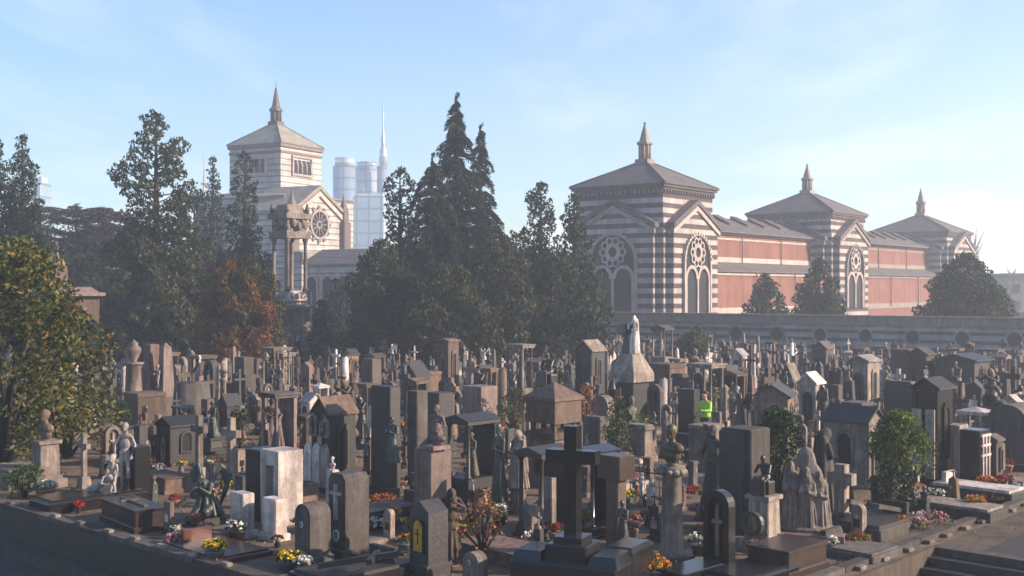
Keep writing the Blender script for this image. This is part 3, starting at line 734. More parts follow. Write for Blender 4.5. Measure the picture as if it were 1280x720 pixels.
# ---- gallery
AW = 37.5
def local_frame(c, a): return c, 90 - a
def pavilion(label, px, D, W, eave, apex, tip, lantern=1):
    X = (px - 640) / F * D; t = thing('gallery_pavilion', label, 'building', (X, D, 3.0), 90 - AW)
    Z = -3.0
    body = MB(); body.block(0, 0, -1.5, W * 1.0, W * 1.0, 10.9, .05); body.build('wall', 'stripe', t)
    MB().block(0, 0, 9.4, W * .97, W * .97, eave - 3 - 9.4 - .5, .05).build('drum', 'stripe', t)
    c = MB(); c.block(0, 0, eave - 3.5, W * 1.0, W * 1.0, .22, .03); c.block(0, 0, eave - 3.28, W * 1.04, W * 1.04, .25, .03)
    nb = int(W / .55)
    for sd in range(4):
        for i in range(nb):
            u = (i + .5) / nb * W - W / 2; x, y = [(u, -W / 2), (W / 2, u), (u, W / 2), (-W / 2, u)][sd]
            c.block(x, y, eave - 3.85, .22, .22, .34, .01)
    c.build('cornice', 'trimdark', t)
    r = MB(); z0 = eave - 3.03; za = apex - 3; r.block(0, 0, z0, W * 1.07, W * 1.07, .14, .02); r.block(0, 0, z0 + .14, W * 1.06, W * 1.06, za - z0 - .14, w1=1.3, d1=1.3, c=.03)
    ro = r.build('roof', 'roof', t)
    rb = MB()
    for i in range(4):
        a = PI / 4 + i * PI / 2; k = W * .53 * 1.414
        rb.tube((k * math.cos(a), k * math.sin(a), z0 + .16), (.9 * math.cos(a), .9 * math.sin(a), za), .11, .09, 6)
    rb.build('roof_ridge', 'trimdark', ro)
    # lantern spire
    hh = tip - 3 - za
    s = MB(); s.block(0, 0, za - .1, 1.5, 1.5, .5, .03); s.build('spire_base', 'trim', t)
    sp = MB()
    for i in range(8):
        a = PI / 8 + i * PI / 4; sp.tube((.55 * math.cos(a), .55 * math.sin(a), za + .38), (.55 * math.cos(a), .55 * math.sin(a), za + hh * .44), .11, .11, 6)
    sp.lathe(0, 0, [(.42, za + .4), (.42, za + hh * .44)], 8, smooth=False)
    sp.lathe(0, 0, [(.8, za + hh * .44), (.86, za + hh * .47), (.8, za + hh * .51)], 8, smooth=False)
    sp.lathe(0, 0, [(.6, za + hh * .51), (.36, za + hh * .72), (.1, za + hh * .94)], 8, smooth=False); sp.build('spire', 'trim', t)
    MB().lathe(0, 0, [(.05, za + hh * .93), (.16, za + hh * .95), (.05, za + hh * .975), (.03, za + hh)], 8).build('finial', 'trimdark', t)
    # gabled porches with traceried windows
    for i in range(4):
        yaw = i * 90; g = bpy.data.objects.new('gable_porch', None)
        gw = W * .86; gh = 10.95; ge = 8.7; y0 = -W / 2 - .7; y1 = -W / 2 + .004
        def rot(mb): 
            c_, s_ = math.cos(R(yaw)), math.sin(R(yaw)); mb.v = [(x * c_ - y * s_, x * s_ + y * c_, z) for x, y, z in mb.v]; return mb
        po = rot(MB().prism([(-gw / 2, -1.5), (gw / 2, -1.5), (gw / 2, ge), (0, gh - .12), (-gw / 2, ge)], y0, y1)).build('gable_porch', 'stripe', t)
        ro2 = MB()
        for sg in (-1, 1):
            p = [(0, gh - .12), (sg * (gw / 2 + .35), ge - .35), (sg * (gw / 2 + .35), ge + .12), (0, gh + .32)]
            ro2.prism(p, y0 - .3, 0 - W * .3)
        rot(ro2).build('gable_roof', 'roof', po)
        tr = MB()
        for sg in (-1, 1):
            p = [(0, gh - .28), (sg * (gw / 2 + .25), ge - .5), (sg * (gw / 2 + .25), ge - .9), (0, gh - .75)]
            tr.prism(p, y0 - .2, y0 - .005)
        rot(tr).build('gable_moulding', 'trim', po)
        ww = gw * .56; wh = 7.7; fm_ = MB().frame(arch(ww * 1.1, wh + .22, n=16, z=.0), arch(ww, wh, n=16, z=.0), y0 - .28, y0 - .006)
        for k in range(17):
            a = PI * (k + .5) / 17; fm_.block(ww * .54 * math.cos(a), y0 - .31, wh - ww / 2 + ww * .54 * math.sin(a) - .12, .26, .1, .24, .01)
        wo = rot(fm_).build('tracery_window', 'trim', t)
        rot(MB().prism(arch(ww, wh, n=16), y0 - .06, y0 - .004)).build('pane', 'glass', wo)
        q_ = MB(); zc = wh - ww * .33
        q_.frame(circ(0, zc, ww * .15, 20), circ(0, zc, ww * .1, 20), y0 - .24, y0 - .08)
        for k in range(10):
            a = 2 * PI * k / 10; q_.frame(circ(ww * .225 * math.cos(a), zc + ww * .225 * math.sin(a), ww * .085, 10), circ(ww * .225 * math.cos(a), zc + ww * .225 * math.sin(a), ww * .052, 10), y0 - .23, y0 - .09)
        for sg in (-1, 1):
            x = sg * ww * .245; az = zc - ww * .52
            o_ = [(x + ww * .25 * math.cos(PI * k / 12), az + ww * .27 * math.sin(PI * k / 12)) for k in range(13)]; i_ = [(x + ww * .18 * math.cos(PI * k / 12), az + ww * .2 * math.sin(PI * k / 12)) for k in range(13)]
            q_.frame(o_, i_, y0 - .22, y0 - .1, close=False)
        for x in (-ww * .46, 0, ww * .46): q_.block(x, y0 - .16, 0, ww * .045 + .06, .14, zc - ww * .5, .01)
        rot(q_).build('tracery', 'trim', wo)
    return t, X, D
pv = [pavilion('nearest striped stone pavilion with pyramid roof, at the left end of the red gallery', 806, 120, 10.5, 15.6, 18.3, 22.6),
      pavilion('middle striped stone pavilion with spire, between two red gallery wings', 1009, 152, 11.2, 14.9, 17.8, 21.7),
      pavilion('farthest hazy striped pavilion with spire, right of the other two', 1151, 186, 12.0, 14.1, 17.0, 21.4)]
def wing(label, A, B_, ext=0):
    A = Vector((A[1], A[2], 3)); B_ = Vector((B_[1], B_[2], 3)); d = B_ - A; L = d.length + ext; ang = math.degrees(math.atan2(d.y, d.x))
    t = thing('gallery_wing', label, 'building', A, ang)
    x0, x1 = 4.8, L - (4.8 if not ext else 0)
    box = lambda ya, yb, za, zb: MB().prism([(x0, za), (x1, za), (x1, zb), (x0, zb)], ya, yb)
    box(-4.9, 4.5, -1.5, 4.25).build('lower_wall', 'brick', t)
    box(-3.2, 4.3, 4.25, 8.55).build('upper_wall', 'brick', t)
    tr = MB()
    for ya, za, zb in ((-5.05, 3.85, 4.25), (-3.36, 8.3, 8.62), (-3.3, 5.3, 5.85), (-3.27, 7.75, 7.95), (-5.0, -.3, .4)):
        tr.prism([(x0, za), (x1, za), (x1, zb), (x0, zb)], ya, ya + .16)
    tr.build('cornice_band', 'trim', t)
    MB().prism([(-5.35, 4.2), (-3.2, 5.2), (-3.2, 5.32), (-5.35, 4.36)], x0, x1, flip=True).build('lean_to_roof', 'roof', t)
    rr = MB().prism([(-3.9, 8.5), (-3.9, 8.66), (.5, 10.55), (4.9, 8.66), (4.9, 8.5), (.5, 10.35)], x0, x1, flip=True).build('roof', 'roof', t)
    sk = MB(); n = int((x1 - x0) / 4.2)
    for i in range(n):
        x = x0 + (i + .5) * (x1 - x0) / n; sk.prism([(-1.9, 9.4), (.3, 10.55), (.3, 10.85), (-1.9, 9.75)], x - .8, x + .8, flip=True)
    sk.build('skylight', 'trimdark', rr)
    n = max(2, round((x1 - x0) / 10))
    for i in range(n + 1):
        x = x0 + .4 + i * (x1 - x0 - .8) / n
        MB().tube((x, -5.15, 0), (x, -5.15, 4.1), .06, .06, 6).tube((x, -3.4, 4.9), (x, -3.4, 8.2), .055, .055, 6).build('drainpipe', 'brown', t)
    return t
wing('red walled gallery wing between the nearest and middle striped pavilions', pv[0], pv[1])
wing('red walled gallery wing between the middle and farthest pavilions', pv[1], pv[2])

# ---- Famedio (chapel hall)
aF = 28; Dm = 170; Xm = (345 - 640) / F * Dm
t = thing('domed_church', 'pale banded marble church with pyramid roofed tower and rose window', 'church', (Xm, Dm, 0), 90 - aF)
W = 9.35
MB().block(0, 0, 0, 16, 16, 18.2, .05).build('lower_wall', 'stripe_pale', t)
MB().block(0, 0, 18.2, W, W, 7.2, .05).build('tower_wall', 'stripe_pale', t)
MB().block(0, 0, 18.2, 16.5, 16.5, .9, w1=W + .4, d1=W + .4, c=.03).build('lower_roof', 'roofgreen', t)
c = MB(); c.block(0, 0, 24.6, W * 1.02, W * 1.02, .3, .02); c.block(0, 0, 25.4, W * 1.05, W * 1.05, .5, .04); c.build('cornice', 'rose', t)
ro = MB(); ro.block(0, 0, 25.9, W * 1.08, W * 1.08, 3.3, w1=1.5, d1=1.5, c=.03); ro = ro.build('roof', 'roofgreen', t)
rb = MB()
for i in range(4):
    a = PI / 4 + i * PI / 2; rb.tube((W * .75 * math.cos(a), W * .75 * math.sin(a), 25.98), (.95 * math.cos(a), .95 * math.sin(a), 29.2), .12, .1, 6)
rb.build('roof_ridge', 'bronze', ro)
s = MB(); s.block(0, 0, 29.0, 1.7, 1.7, .7, .03)
for i in range(8): a = PI / 8 + i * PI / 4; s.tube((.7 * math.cos(a), .7 * math.sin(a), 29.6), (.7 * math.cos(a), .7 * math.sin(a), 31.2), .16, .16, 6)
s.lathe(0, 0, [(.55, 29.6), (.55, 31.2)], 8, smooth=False); s.lathe(0, 0, [(1.0, 31.2), (.95, 31.5), (.6, 31.9), (.2, 34.2)], 8, smooth=False); s.build('spire', 'rose', t)
MB().lathe(0, 0, [(.05, 34.1), (.2, 34.4), (.05, 34.7), (.03, 35.5)], 8).build('finial', 'darkbronze', t)
def rotz(mb, yaw):
    c_, s_ = math.cos(R(yaw)), math.sin(R(yaw)); mb.v = [(x * c_ - y * s_, x * s_ + y * c_, z) for x, y, z in mb.v]; return mb
for yaw in (0, 90, 180, 270):
    y0 = -W / 2; f = rotz(MB().frame([(-2.3, 21.5), (2.3, 21.5), (2.3, 24.4), (-2.3, 24.4)], [(-2.05, 21.8), (2.05, 21.8), (2.05, 24.1), (-2.05, 24.1)], y0 - .25, y0 - .004), yaw).build('arcade_window', 'trim', t)
    pn = MB()
    for i in range(4): pn.prism(arch(.72, 2.0, x=-1.5 + i * 1.0, z=21.82), y0 - .05, y0 - .003)
    rotz(pn, yaw).build('pane', 'glass', f)
    cb = MB()
    for i in range(5): cb.tube((-2.0 + i * 1.0, y0 - .15, 21.8), (-2.0 + i * 1.0, y0 - .15, 23.4), .09, .09, 6)
    rotz(cb, yaw).build('colonnette', 'trim', f)
# nave with gable facade
cx = -5.0; fw = 11.5; yf = -11.5
MB().prism([(cx - fw / 2, 0), (cx + fw / 2, 0), (cx + fw / 2, 15.6), (cx, 19.0), (cx - fw / 2, 15.6)], yf, -3).build('nave_wall', 'stripe_pale', t)
r = MB()
for sg in (-1, 1): r.prism([(cx, 19.02), (cx + sg * (fw / 2 + .5), 15.45), (cx + sg * (fw / 2 + .5), 15.9), (cx, 19.6)], yf - .4, -3)
r.build('nave_roof', 'roofgreen', t)
r = MB()
for sg in (-1, 1):
    r.prism([(cx, 18.8), (cx + sg * (fw / 2), 15.35), (cx + sg * (fw / 2), 14.7), (cx, 18.1)], yf - .3, yf - .004)
r.build('gable_moulding', 'trim', t)
rw = MB().frame(circ(cx, 14.2, 2.1, 28), circ(cx, 14.2, 1.75, 28), yf - .3, yf - .004).build('rose_window', 'trim', t)
MB().prism(circ(cx, 14.2, 1.75, 28), yf - .05, yf - .003).build('pane', 'glass', rw)
tr = MB().frame(circ(cx, 14.2, .55, 14), circ(cx, 14.2, .35, 14), yf - .2, yf - .06)
for k in range(12):
    a = 2 * PI * k / 12; tr.tube((cx + .5 * math.cos(a), yf - .14, 14.2 + .5 * math.sin(a)), (cx + 1.7 * math.cos(a), yf - .14, 14.2 + 1.7 * math.sin(a)), .07, .07, 5)
    tr.frame(circ(cx + 2.35 * math.cos(a), 14.2 + 2.35 * math.sin(a), .3, 8), circ(cx + 2.35 * math.cos(a), 14.2 + 2.35 * math.sin(a), .14, 8), yf - .22, yf - .006)
tr.build('tracery', 'trim', rw)
for sg in (-1, 1):
    x = cx + sg * fw / 2; p = MB(); p.block(x, yf, 0, 1.5, 1.5, 14.8, .04); p.block(x, yf, 14.8, 1.1, 1.1, 1.5, .03); p.lathe(x, yf, [(.75, 16.3), (.7, 16.5), (.1, 18.2), (.03, 18.8)], 8, smooth=False); p.build('pinnacle', 'rose', t)
MB().prism([(cx - fw / 2 - 1, 9.2), (cx + fw / 2 + 1, 9.2), (cx + fw / 2 + 1, 10.3), (cx - fw / 2 - 1, 10.3)], yf - 2.6, yf - .01).build('porch_roof', 'roofgreen', t)
MB().prism([(cx - fw / 2 - .7, 0), (cx + fw / 2 + .7, 0), (cx + fw / 2 + .7, 9.2), (cx - fw / 2 - .7, 9.2)], yf - 2.2, yf - .012).build('porch_wall', 'stripe_pale', t)
# low arcade wing, left-front facing
loc = ((428 - 640) / F * 142, 142, 0)
t = thing('arcade_building', 'low banded stone arcade building with grey roof in front of the church', 'building', loc, -30)
MB().prism([(-6, 0), (9, 0), (9, 8.4), (-6, 8.4)], 0, 8).build('wall', 'stripe_pale', t)
MB().prism([(-.5, 8.4), (8.5, 8.4), (4, 10.4)], -6.4, 9.4, flip=True).build('roof', 'roof', t)
for i in range(6):
    x = -4.7 + i * 2.5; f = MB().frame(arch(2.1, 6.2, z=1.1, x=x), arch(1.6, 5.8, z=1.1, x=x), -.2, -.004).build('arch_window', 'trim', t)
    MB().prism(arch(1.6, 5.8, z=1.1, x=x), -.06, -.003).build('pane', 'glass', f); MB().tube((x, -.12, 1.1), (x, -.12, 5), .1, .1, 6).build('colonnette', 'trim', f)

# ---- far buildings
def farbox(name, label, cat, x0, x1, ytop, D, mat, dep=30, z0=-1):
    X = ((x0 + x1) / 2 - 640) / F * D; w = (x1 - x0) / F * D; h = H + (HY - ytop) / F * D - z0
    t = thing(name, label, cat, (X, D, z0)); return t, w, h
t, w, h = farbox('glass_tower', 'curved blue glass office block left of the spired skyscraper', 'skyscraper', 416, 446, 208, 420, 'tower1')
MB().lathe(0, 0, [(w / 2, 0), (w / 2, h)], 28, 1, .9, smooth=True).build('facade', 'tower1', t); MB().lathe(0, 0, [(w * .42, h), (w * .42, h + 3)], 20).build('roof_edge', 'tower2', t)
t, w, h = farbox('glass_tower', 'silvery curved glass office block joined between two blue towers', 'skyscraper', 444, 474, 210, 432, 'tower2')
MB().lathe(0, 0, [(w / 2, 0), (w / 2, h)], 28, 1, .9, smooth=True).build('facade', 'tower2', t); MB().lathe(0, 0, [(w * .44, h), (w * .44, h + 2)], 20).build('roof_edge', 'tower1', t)
t, w, h = farbox('glass_tower', 'lower wide blue glass block at the foot of the spired skyscraper', 'skyscraper', 444, 484, 247, 402, 'tower1')
MB().block(0, 0, 0, w, 14, h, .5).build('facade', 'tower1', t); MB().block(0, 0, h, w * .9, 12, 1, .2).build('roof_edge', 'tower2', t)
t, w, h = farbox('spire_skyscraper', 'tall slender pale skyscraper with a needle spire', 'skyscraper', 471, 484, 208, 426, 'tower1')
k = 426 / F; MB().lathe(0, 0, [(w / 2, 0), (w / 2, h)], 20, smooth=True).build('facade', 'tower1', t)
MB().lathe(.4, 0, [(1.6, h), (1.4, h + 20 * k), (.8, h + 23 * k), (.7, h + 36 * k), (.4, h + 40 * k), (.26, h + 60 * k), (.1, h + 85 * k)], 12, smooth=True).build('spire', 'tower2', t)
t, w, h = farbox('office_tower', 'narrow hazy glass tower behind the left conifers', 'skyscraper', 49, 58, 229, 400, 'tower1')
MB().block(0, 0, 0, w, 9, h, .3).build('facade', 'tower1', t); MB().block(0, 0, h, w * .6, 5, 2, .1).build('roof_edge', 'tower2', t)
t, w, h = farbox('antenna_mast', 'thin pale mast rising between the left trees', 'mast', 254, 256, 192, 360, 'trim')
MB().tube((0, 0, 0), (0, 0, h * .85), .5, .35, 8).tube((0, 0, h * .85), (0, 0, h), .2, .1, 6).build('pole', 'trim', t); MB().block(0, 0, h * .8, 1.6, 1.6, .5, .05).build('platform', 'trim', t)
def farhouse(label, x0, x1, ytop, D, mat, rows=4, rz=0):
    t, w, h = farbox('apartment_block', label, 'building', x0, x1, ytop, D, mat); t.rotation_euler.z = R(rz)
    MB().block(0, 0, 0, w, 12, h - .8, .1).build('wall', mat, t); MB().block(0, 0, h - .8, w * 1.04, 12.6, .8, .1).build('roof', 'trimdark', t)
    n = max(2, int(w / 3.4))
    for j in range(rows):
        for i in range(n):
            x = (i + .5) / n * w - w / 2; z = h - 4 - j * 3.4
            if z < .5: continue
            f = MB().frame([(x - .75, z), (x + .75, z), (x + .75, z + 1.9), (x - .75, z + 1.9)], [(x - .6, z + .12), (x + .6, z + .12), (x + .6, z + 1.8), (x - .6, z + 1.8)], -6.15, -6.003).build('window', 'trimdark', t)
            MB().prism([(x - .6, z + .12), (x + .6, z + .12), (x + .6, z + 1.8), (x - .6, z + 1.8)], -6.06, -6.002).build('pane', 'glass', f)
farhouse('hazy grey apartment block at the far right edge beyond the gallery', 1244, 1330, 342, 240, 'trim', 3)
farhouse('low hazy building with flat roof right of the far dark tree', 1218, 1262, 356, 290, 'trim', 2)
farhouse('distant pale block glimpsed between the far left trees', 62, 140, 318, 330, 'trim', 4)
farhouse('distant hazy block behind the trees between church and pavilion', 640, 745, 330, 380, 'trim', 5)

# ------------------------------------------------------------------ vegetation
def leafobj(name, C, L, Wd, mat, parent, U=None, hang=0, tilt=None):
    n = len(C); u = rng.normal(size=(n, 3)) if U is None else U + rng.normal(size=(n, 3)) * .45
    u[:, 2] -= hang; u /= np.linalg.norm(u, axis=1)[:, None] + 1e-9
    r = rng.normal(size=(n, 3)); v = np.cross(u, r); v /= np.linalg.norm(v, axis=1)[:, None] + 1e-9
    l = (L * rng.uniform(.6, 1.3, n))[:, None]; w = (Wd * rng.uniform(.7, 1.3, n))[:, None]
    V = np.empty((n, 4, 3)); V[:, 0] = C - u * l; V[:, 1] = C + v * w - u * l * .1; V[:, 2] = C + u * l; V[:, 3] = C - v * w - u * l * .1
    me = bpy.data.meshes.new(name); me.vertices.add(n * 4); me.vertices.foreach_set('co', V.reshape(-1).astype(np.float32))
    me.loops.add(n * 4); me.loops.foreach_set('vertex_index', np.arange(n * 4, dtype=np.int32)); me.polygons.add(n)
    me.polygons.foreach_set('loop_start', np.arange(0, n * 4, 4, dtype=np.int32)); me.polygons.foreach_set('loop_total', np.full(n, 4, dtype=np.int32))
    me.update(calc_edges=True); me.materials.append(M[mat]); o = bpy.data.objects.new(name, me); COL.objects.link(o); o.parent = parent; return o
def clumps(centers, radii, per, flat=.8, shell=.55):
    """leaf points round each clump centre, denser towards its skin"""
    out = []; 
    for c, r in zip(centers, radii):
        n = max(4, int(per * r * r)); d = rng.normal(size=(n, 3)); d /= np.linalg.norm(d, axis=1)[:, None]
        rr = r * (shell + (1 - shell) * rng.random(n) ** .5) * (1 + .22 * np.sin(d[:, 0] * 5 + c[0] * 3) * np.cos(d[:, 2] * 4 + c[1]))
        p = d * rr[:, None]; p[:, 2] *= flat; out.append(p + c)
    return np.concatenate(out)
def treeroot(name, label, cat, x, D, group=None, z=0, yaw=0):
    X = (x - 640) / F * D; t = thing(name, label, cat, (X, D, z), yaw, group); OCC.append((X, D, 1.2)); return t, F / D
def trunk(t, h, r, limbs, lean=0):
    b = MB(); b.path([(0, 0, 0), (lean * .2, 0, h * .3), (lean * .6, .05, h * .65), (lean, 0, h * .97)], [r * 1.2, r, r * .6, r * .12], 8)
    tr = b.build('trunk', 'bark', t)
    l = MB()
    for p, q, rr in limbs: 
        p, q = Vector(p), Vector(q); m = (p + q) / 2 + Vector((0, 0, -.08 * (q - p).length)); l.path([p, m, q], [rr, rr * .65, rr * .25], 5)
    if limbs: l.build('branches', 'bark', tr)
def lumpy(label, x, D, ytop, wpx, mat, prof, nc=70, per=330, leaf=(.17, .07), z=0, seed=1, cat='conifer', name='conifer_tree', group=None, cr=(.55, 1.1), low=.02, lean=0):
    """irregular conifer: clumps along a radius profile [(t, r)], gaps towards the top"""
    t, s = treeroot(name, label, cat, x, D, group, z); g = random.Random(seed)
    h = (HY - ytop) / s + H - z; Rm = wpx / 2 / s; cs = []; rs = []; limbs = []
    pt, pr = zip(*prof)
    for i in range(nc):
        f = low + (1 - low) * ((i + g.random()) / nc); r = float(np.interp(f, pt, pr)) * Rm; a = i * 2.4 + g.uniform(-.5, .5)
        k = g.uniform(.35, 1.0) ** .6; c = (r * k * math.cos(a) + lean * f, r * k * math.sin(a), f * h)
        R_ = g.uniform(*cr) * (1.15 - .62 * f) * (.45 + .55 * min(1, r / (Rm * .5)))
        cs.append(c); rs.append(R_); limbs.append(((lean * f, 0, max(.3, f * h - r * .35)), c, .05 + .03 * (1 - f)))
        if f < .55 and g.random() < .6: cs.append((c[0] * .4, c[1] * .4, c[2] + g.uniform(-.5, .5))); rs.append(R_ * 1.2)
    cs.append((lean, 0, h - .25)); rs.append(.35)
    C = clumps(np.array(cs), rs, per); C[:, 2] = np.maximum(C[:, 2], .15)
    ra = rng.normal(size=C.shape) * .3; ra[:, 2] += .6
    leafobj('crown', C, leaf[0], leaf[1], mat, t, U=ra)
    trunk(t, h, .12 + h * .012, limbs, lean); return t
def deodar(label, x, D, ytop, wpx, mat, prof, seed=1, levels=26, per=8, z=0, name='cedar_tree', leaf=(.2, .05), low=.06, group=None, droop=.35, dens=70, cat='cedar', lean=0):
    t, s = treeroot(name, label, cat, x, D, group, z); g = random.Random(seed); h = (HY - ytop) / s + H - z; Rm = wpx / 2 / s; pt, pr = zip(*prof)
    P_ = []; U_ = []; limbs = MB()
    for i in range(levels):
        f = low + (1 - low) * (i / levels) ** .92; r0 = float(np.interp(f, pt, pr)) * Rm
        for k in range(per):
            a = k * 2 * PI / per + i * 1.1 + g.uniform(-.3, .3); L = r0 * g.uniform(.6, 1.18); zz = f * h + g.uniform(-.3, .3)
            if L < .15: continue
            n = 7; pts = []
            for j in range(n):
                q_ = j / (n - 1); pts.append((lean * f + L * q_ * math.cos(a), L * q_ * math.sin(a), zz + L * (.28 * q_ - droop * 1.4 * q_ ** 2.6)))
            limbs.path(pts, [.05 * (1 - j / n) + .012 for j in range(n)], 4)
            m = int(dens * L); q_ = rng.random(m) ** .7; hw = (.5 * L * .42) * np.sin(np.clip(q_, .05, 1) * PI * .93) + .08
            sgn = rng.uniform(-1, 1, m); 
            bx = L * q_; bz = zz + L * (.28 * q_ - droop * 1.4 * q_ ** 2.6) - rng.random(m) ** 1.6 * .42 * (.3 + q_) - .12 * np.abs(sgn)
            C = np.stack([lean * f + bx * math.cos(a) - sgn * hw * math.sin(a), bx * math.sin(a) + sgn * hw * math.cos(a), bz], 1)
            U = np.stack([math.cos(a) - sgn * .8 * math.sin(a), math.sin(a) + sgn * .8 * math.cos(a), np.full(m, -.5)], 1)
            P_.append(C); U_.append(U)
    # leader
    m = 60; zz = h - rng.random(m) * 1.6; P_.append(np.stack([lean + rng.normal(size=m) * .06 + .25 * np.maximum(0, zz - h + .5), rng.normal(size=m) * .06, zz], 1)); U_.append(np.tile([0, 0, -1.], (m, 1)))
    leafobj('crown', np.concatenate(P_), leaf[0], leaf[1], mat, t, U=np.concatenate(U_))
    tr = MB().path([(0, 0, 0), (lean * .5, 0, h * .5), (lean, 0, h)], [.14 + h * .014, .1 + h * .008, .03], 8).build('trunk', 'bark', t)
    limbs.build('branches', 'bark', tr); return t
cone = [(0, .8), (.15, 1), (.5, .72), (.8, .34), (1, .04)]
col_ = [(0, .75), (.2, 1), (.45, .92), (.7, .62), (.9, .3), (1, .08)]
egg = [(0, .55), (.25, .95), (.5, 1), (.8, .7), (1, .15)]
# left groups
lumpy('tall dark feathery conifer at the left, standing clear against the sky', 195, 80, 140, 140, 'needle2', [(0, .8), (.2, 1), (.5, .78), (.62, .62), (.75, .7), (.88, .42), (1, .1)], 118, 300, seed=3, cr=(.5, 1.25))
lumpy('dark conifer with forked top near the left frame edge', 28, 84, 170, 70, 'needle', col_, 90, 280, seed=5)
lumpy('dark conifer cut by the left frame edge', -8, 82, 162, 76, 'needle', col_, 90, 280, seed=6)
lumpy('thin open topped conifer with a bare trunk in front of the church tower', 306, 92, 190, 82, 'needle', [(0, 1), (.4, .95), (.55, .5), (.8, .42), (.95, .3), (1, .08)], 90, 260, seed=8, cr=(.4, .85))
lumpy('narrow pointed conifer left of the church tower', 266, 104, 196, 46, 'cedar', col_, 70, 240, seed=9, cr=(.5, .9))
lumpy('dark rounded conifer between the tall feathery one and the church', 243, 98, 238, 90, 'cedar', egg, 90, 220, seed=10)
lumpy('rust brown and green rounded conifer beside the column monument', 300, 72, 322, 104, 'rust', [(0, .6), (.2, .95), (.5, 1), (.8, .85), (.95, .45), (1, .15)], 190, 520, seed=11, leaf=(.12, .055), low=.08, cr=(.4, .8))
deodar('wide dull cedar with bare layered boughs at the far left', 95, 110, 255, 230, 'barecedar', [(0, .6), (.5, 1), (.8, .8), (1, .25)], 13, 12, 9, droop=.12, dens=60, leaf=(.22, .05))
deodar('second wide layered cedar behind, nearer the tall feathery conifer', 150, 118, 262, 170, 'barecedar', [(0, .6), (.5, 1), (.8, .7), (1, .2)], 14, 12, 8, droop=.1, dens=60, leaf=(.22, .05))
lumpy('dark bushy tree filling the gap behind the magnolia', 112, 92, 318, 120, 'needle', egg, 80, 230, seed=16, cat='tree', name='evergreen_tree')
lumpy('low dark tree left of the rust brown conifer', 150, 88, 345, 100, 'needle', egg, 70, 230, seed=17, cat='tree', name='evergreen_tree')
lumpy('dark tree behind the magnolia at the left edge', 35, 92, 270, 120, 'needle', egg, 90, 230, seed=18, cat='tree', name='evergreen_tree')
lumpy('slim dark cypress just right of the column monument', 402, 86, 375, 30, 'ivy', col_, 40, 380, seed=19, cr=(.35, .6), cat='cypress', name='cypress_tree')
lumpy('small young conifer in front of the arcade building', 420, 104, 348, 46, 'cedar', cone, 50, 260, seed=20, cr=(.4, .8))
lumpy('light olive shrub below the arcade building', 432, 80, 425, 44, 'shrub', egg, 26, 380, seed=21, cr=(.4, .7), cat='shrub', name='shrub')
# centre group
deodar('tallest central cedar with drooping pointed crown', 570, 82, 117, 250, 'cedar', [(0, .7), (.25, .82), (.45, .6), (.6, .34), (.72, .24), (.85, .16), (.95, .07), (1, .02)], 31, 27, 6, dens=95, droop=.5)
deodar('second cedar spire with drooping tips right of the tallest', 600, 86, 155, 180, 'cedar', [(0, .8), (.3, .85), (.5, .55), (.68, .28), (.85, .16), (.94, .08), (1, .03)], 32, 22, 6, dens=90, droop=.55)
deodar('lower cedar with drooping shoulder boughs on the left of the tallest', 540, 80, 192, 190, 'cedar', [(0, .9), (.4, .9), (.65, .5), (.8, .3), (.92, .16), (1, .04)], 33, 17, 6, dens=90, droop=.6)
lumpy('open tufted conifer on the left flank of the central cedars', 500, 84, 210, 78, 'needle', [(0, 1), (.35, 1), (.6, .6), (.72, .3), (.82, .5), (.93, .45), (1, .12)], 85, 260, seed=34, cr=(.45, .85))
lumpy('olive green bushy conifer low on the left of the central group', 478, 78, 300, 96, 'needle2', egg, 95, 320, seed=35)
lumpy('olive rounded conifer at the foot of the tallest cedar', 560, 74, 330, 120, 'needle2', egg, 100, 320, seed=36)
lumpy('olive rounded conifer right of centre in the tree group', 622, 76, 300, 100, 'needle2', egg, 100, 320, seed=37)
lumpy('tufted conifer with open head left of the nearest pavilion', 676, 86, 228, 86, 'needle', [(0, .9), (.45, 1), (.6, .7), (.75, .42), (.9, .4), (1, .12)], 100, 270, seed=38, cr=(.45, .9))
lumpy('tufted conifer leaning against the nearest pavilion', 718, 84, 242, 84, 'needle', [(0, 1), (.45, 1), (.6, .62), (.75, .36), (.9, .28), (1, .1)], 100, 270, seed=39, cr=(.45, .9))
lumpy('dark low conifer filling the foot of the group by the pavilion', 690, 78, 320, 130, 'needle', egg, 120, 300, seed=40)
lumpy('dark low conifer behind the left flank of the central group', 520, 90, 300, 140, 'needle', egg, 90, 220, seed=41)
lumpy('dark filler conifer between the central cedars and the pavilion', 645, 90, 290, 120, 'needle', egg, 90, 220, seed=42)
lumpy('dark yew tree behind the graves below the central cedars', 600, 84, 345, 130, 'needle', egg, 90, 240, seed=43, cat='yew', name='yew_tree')
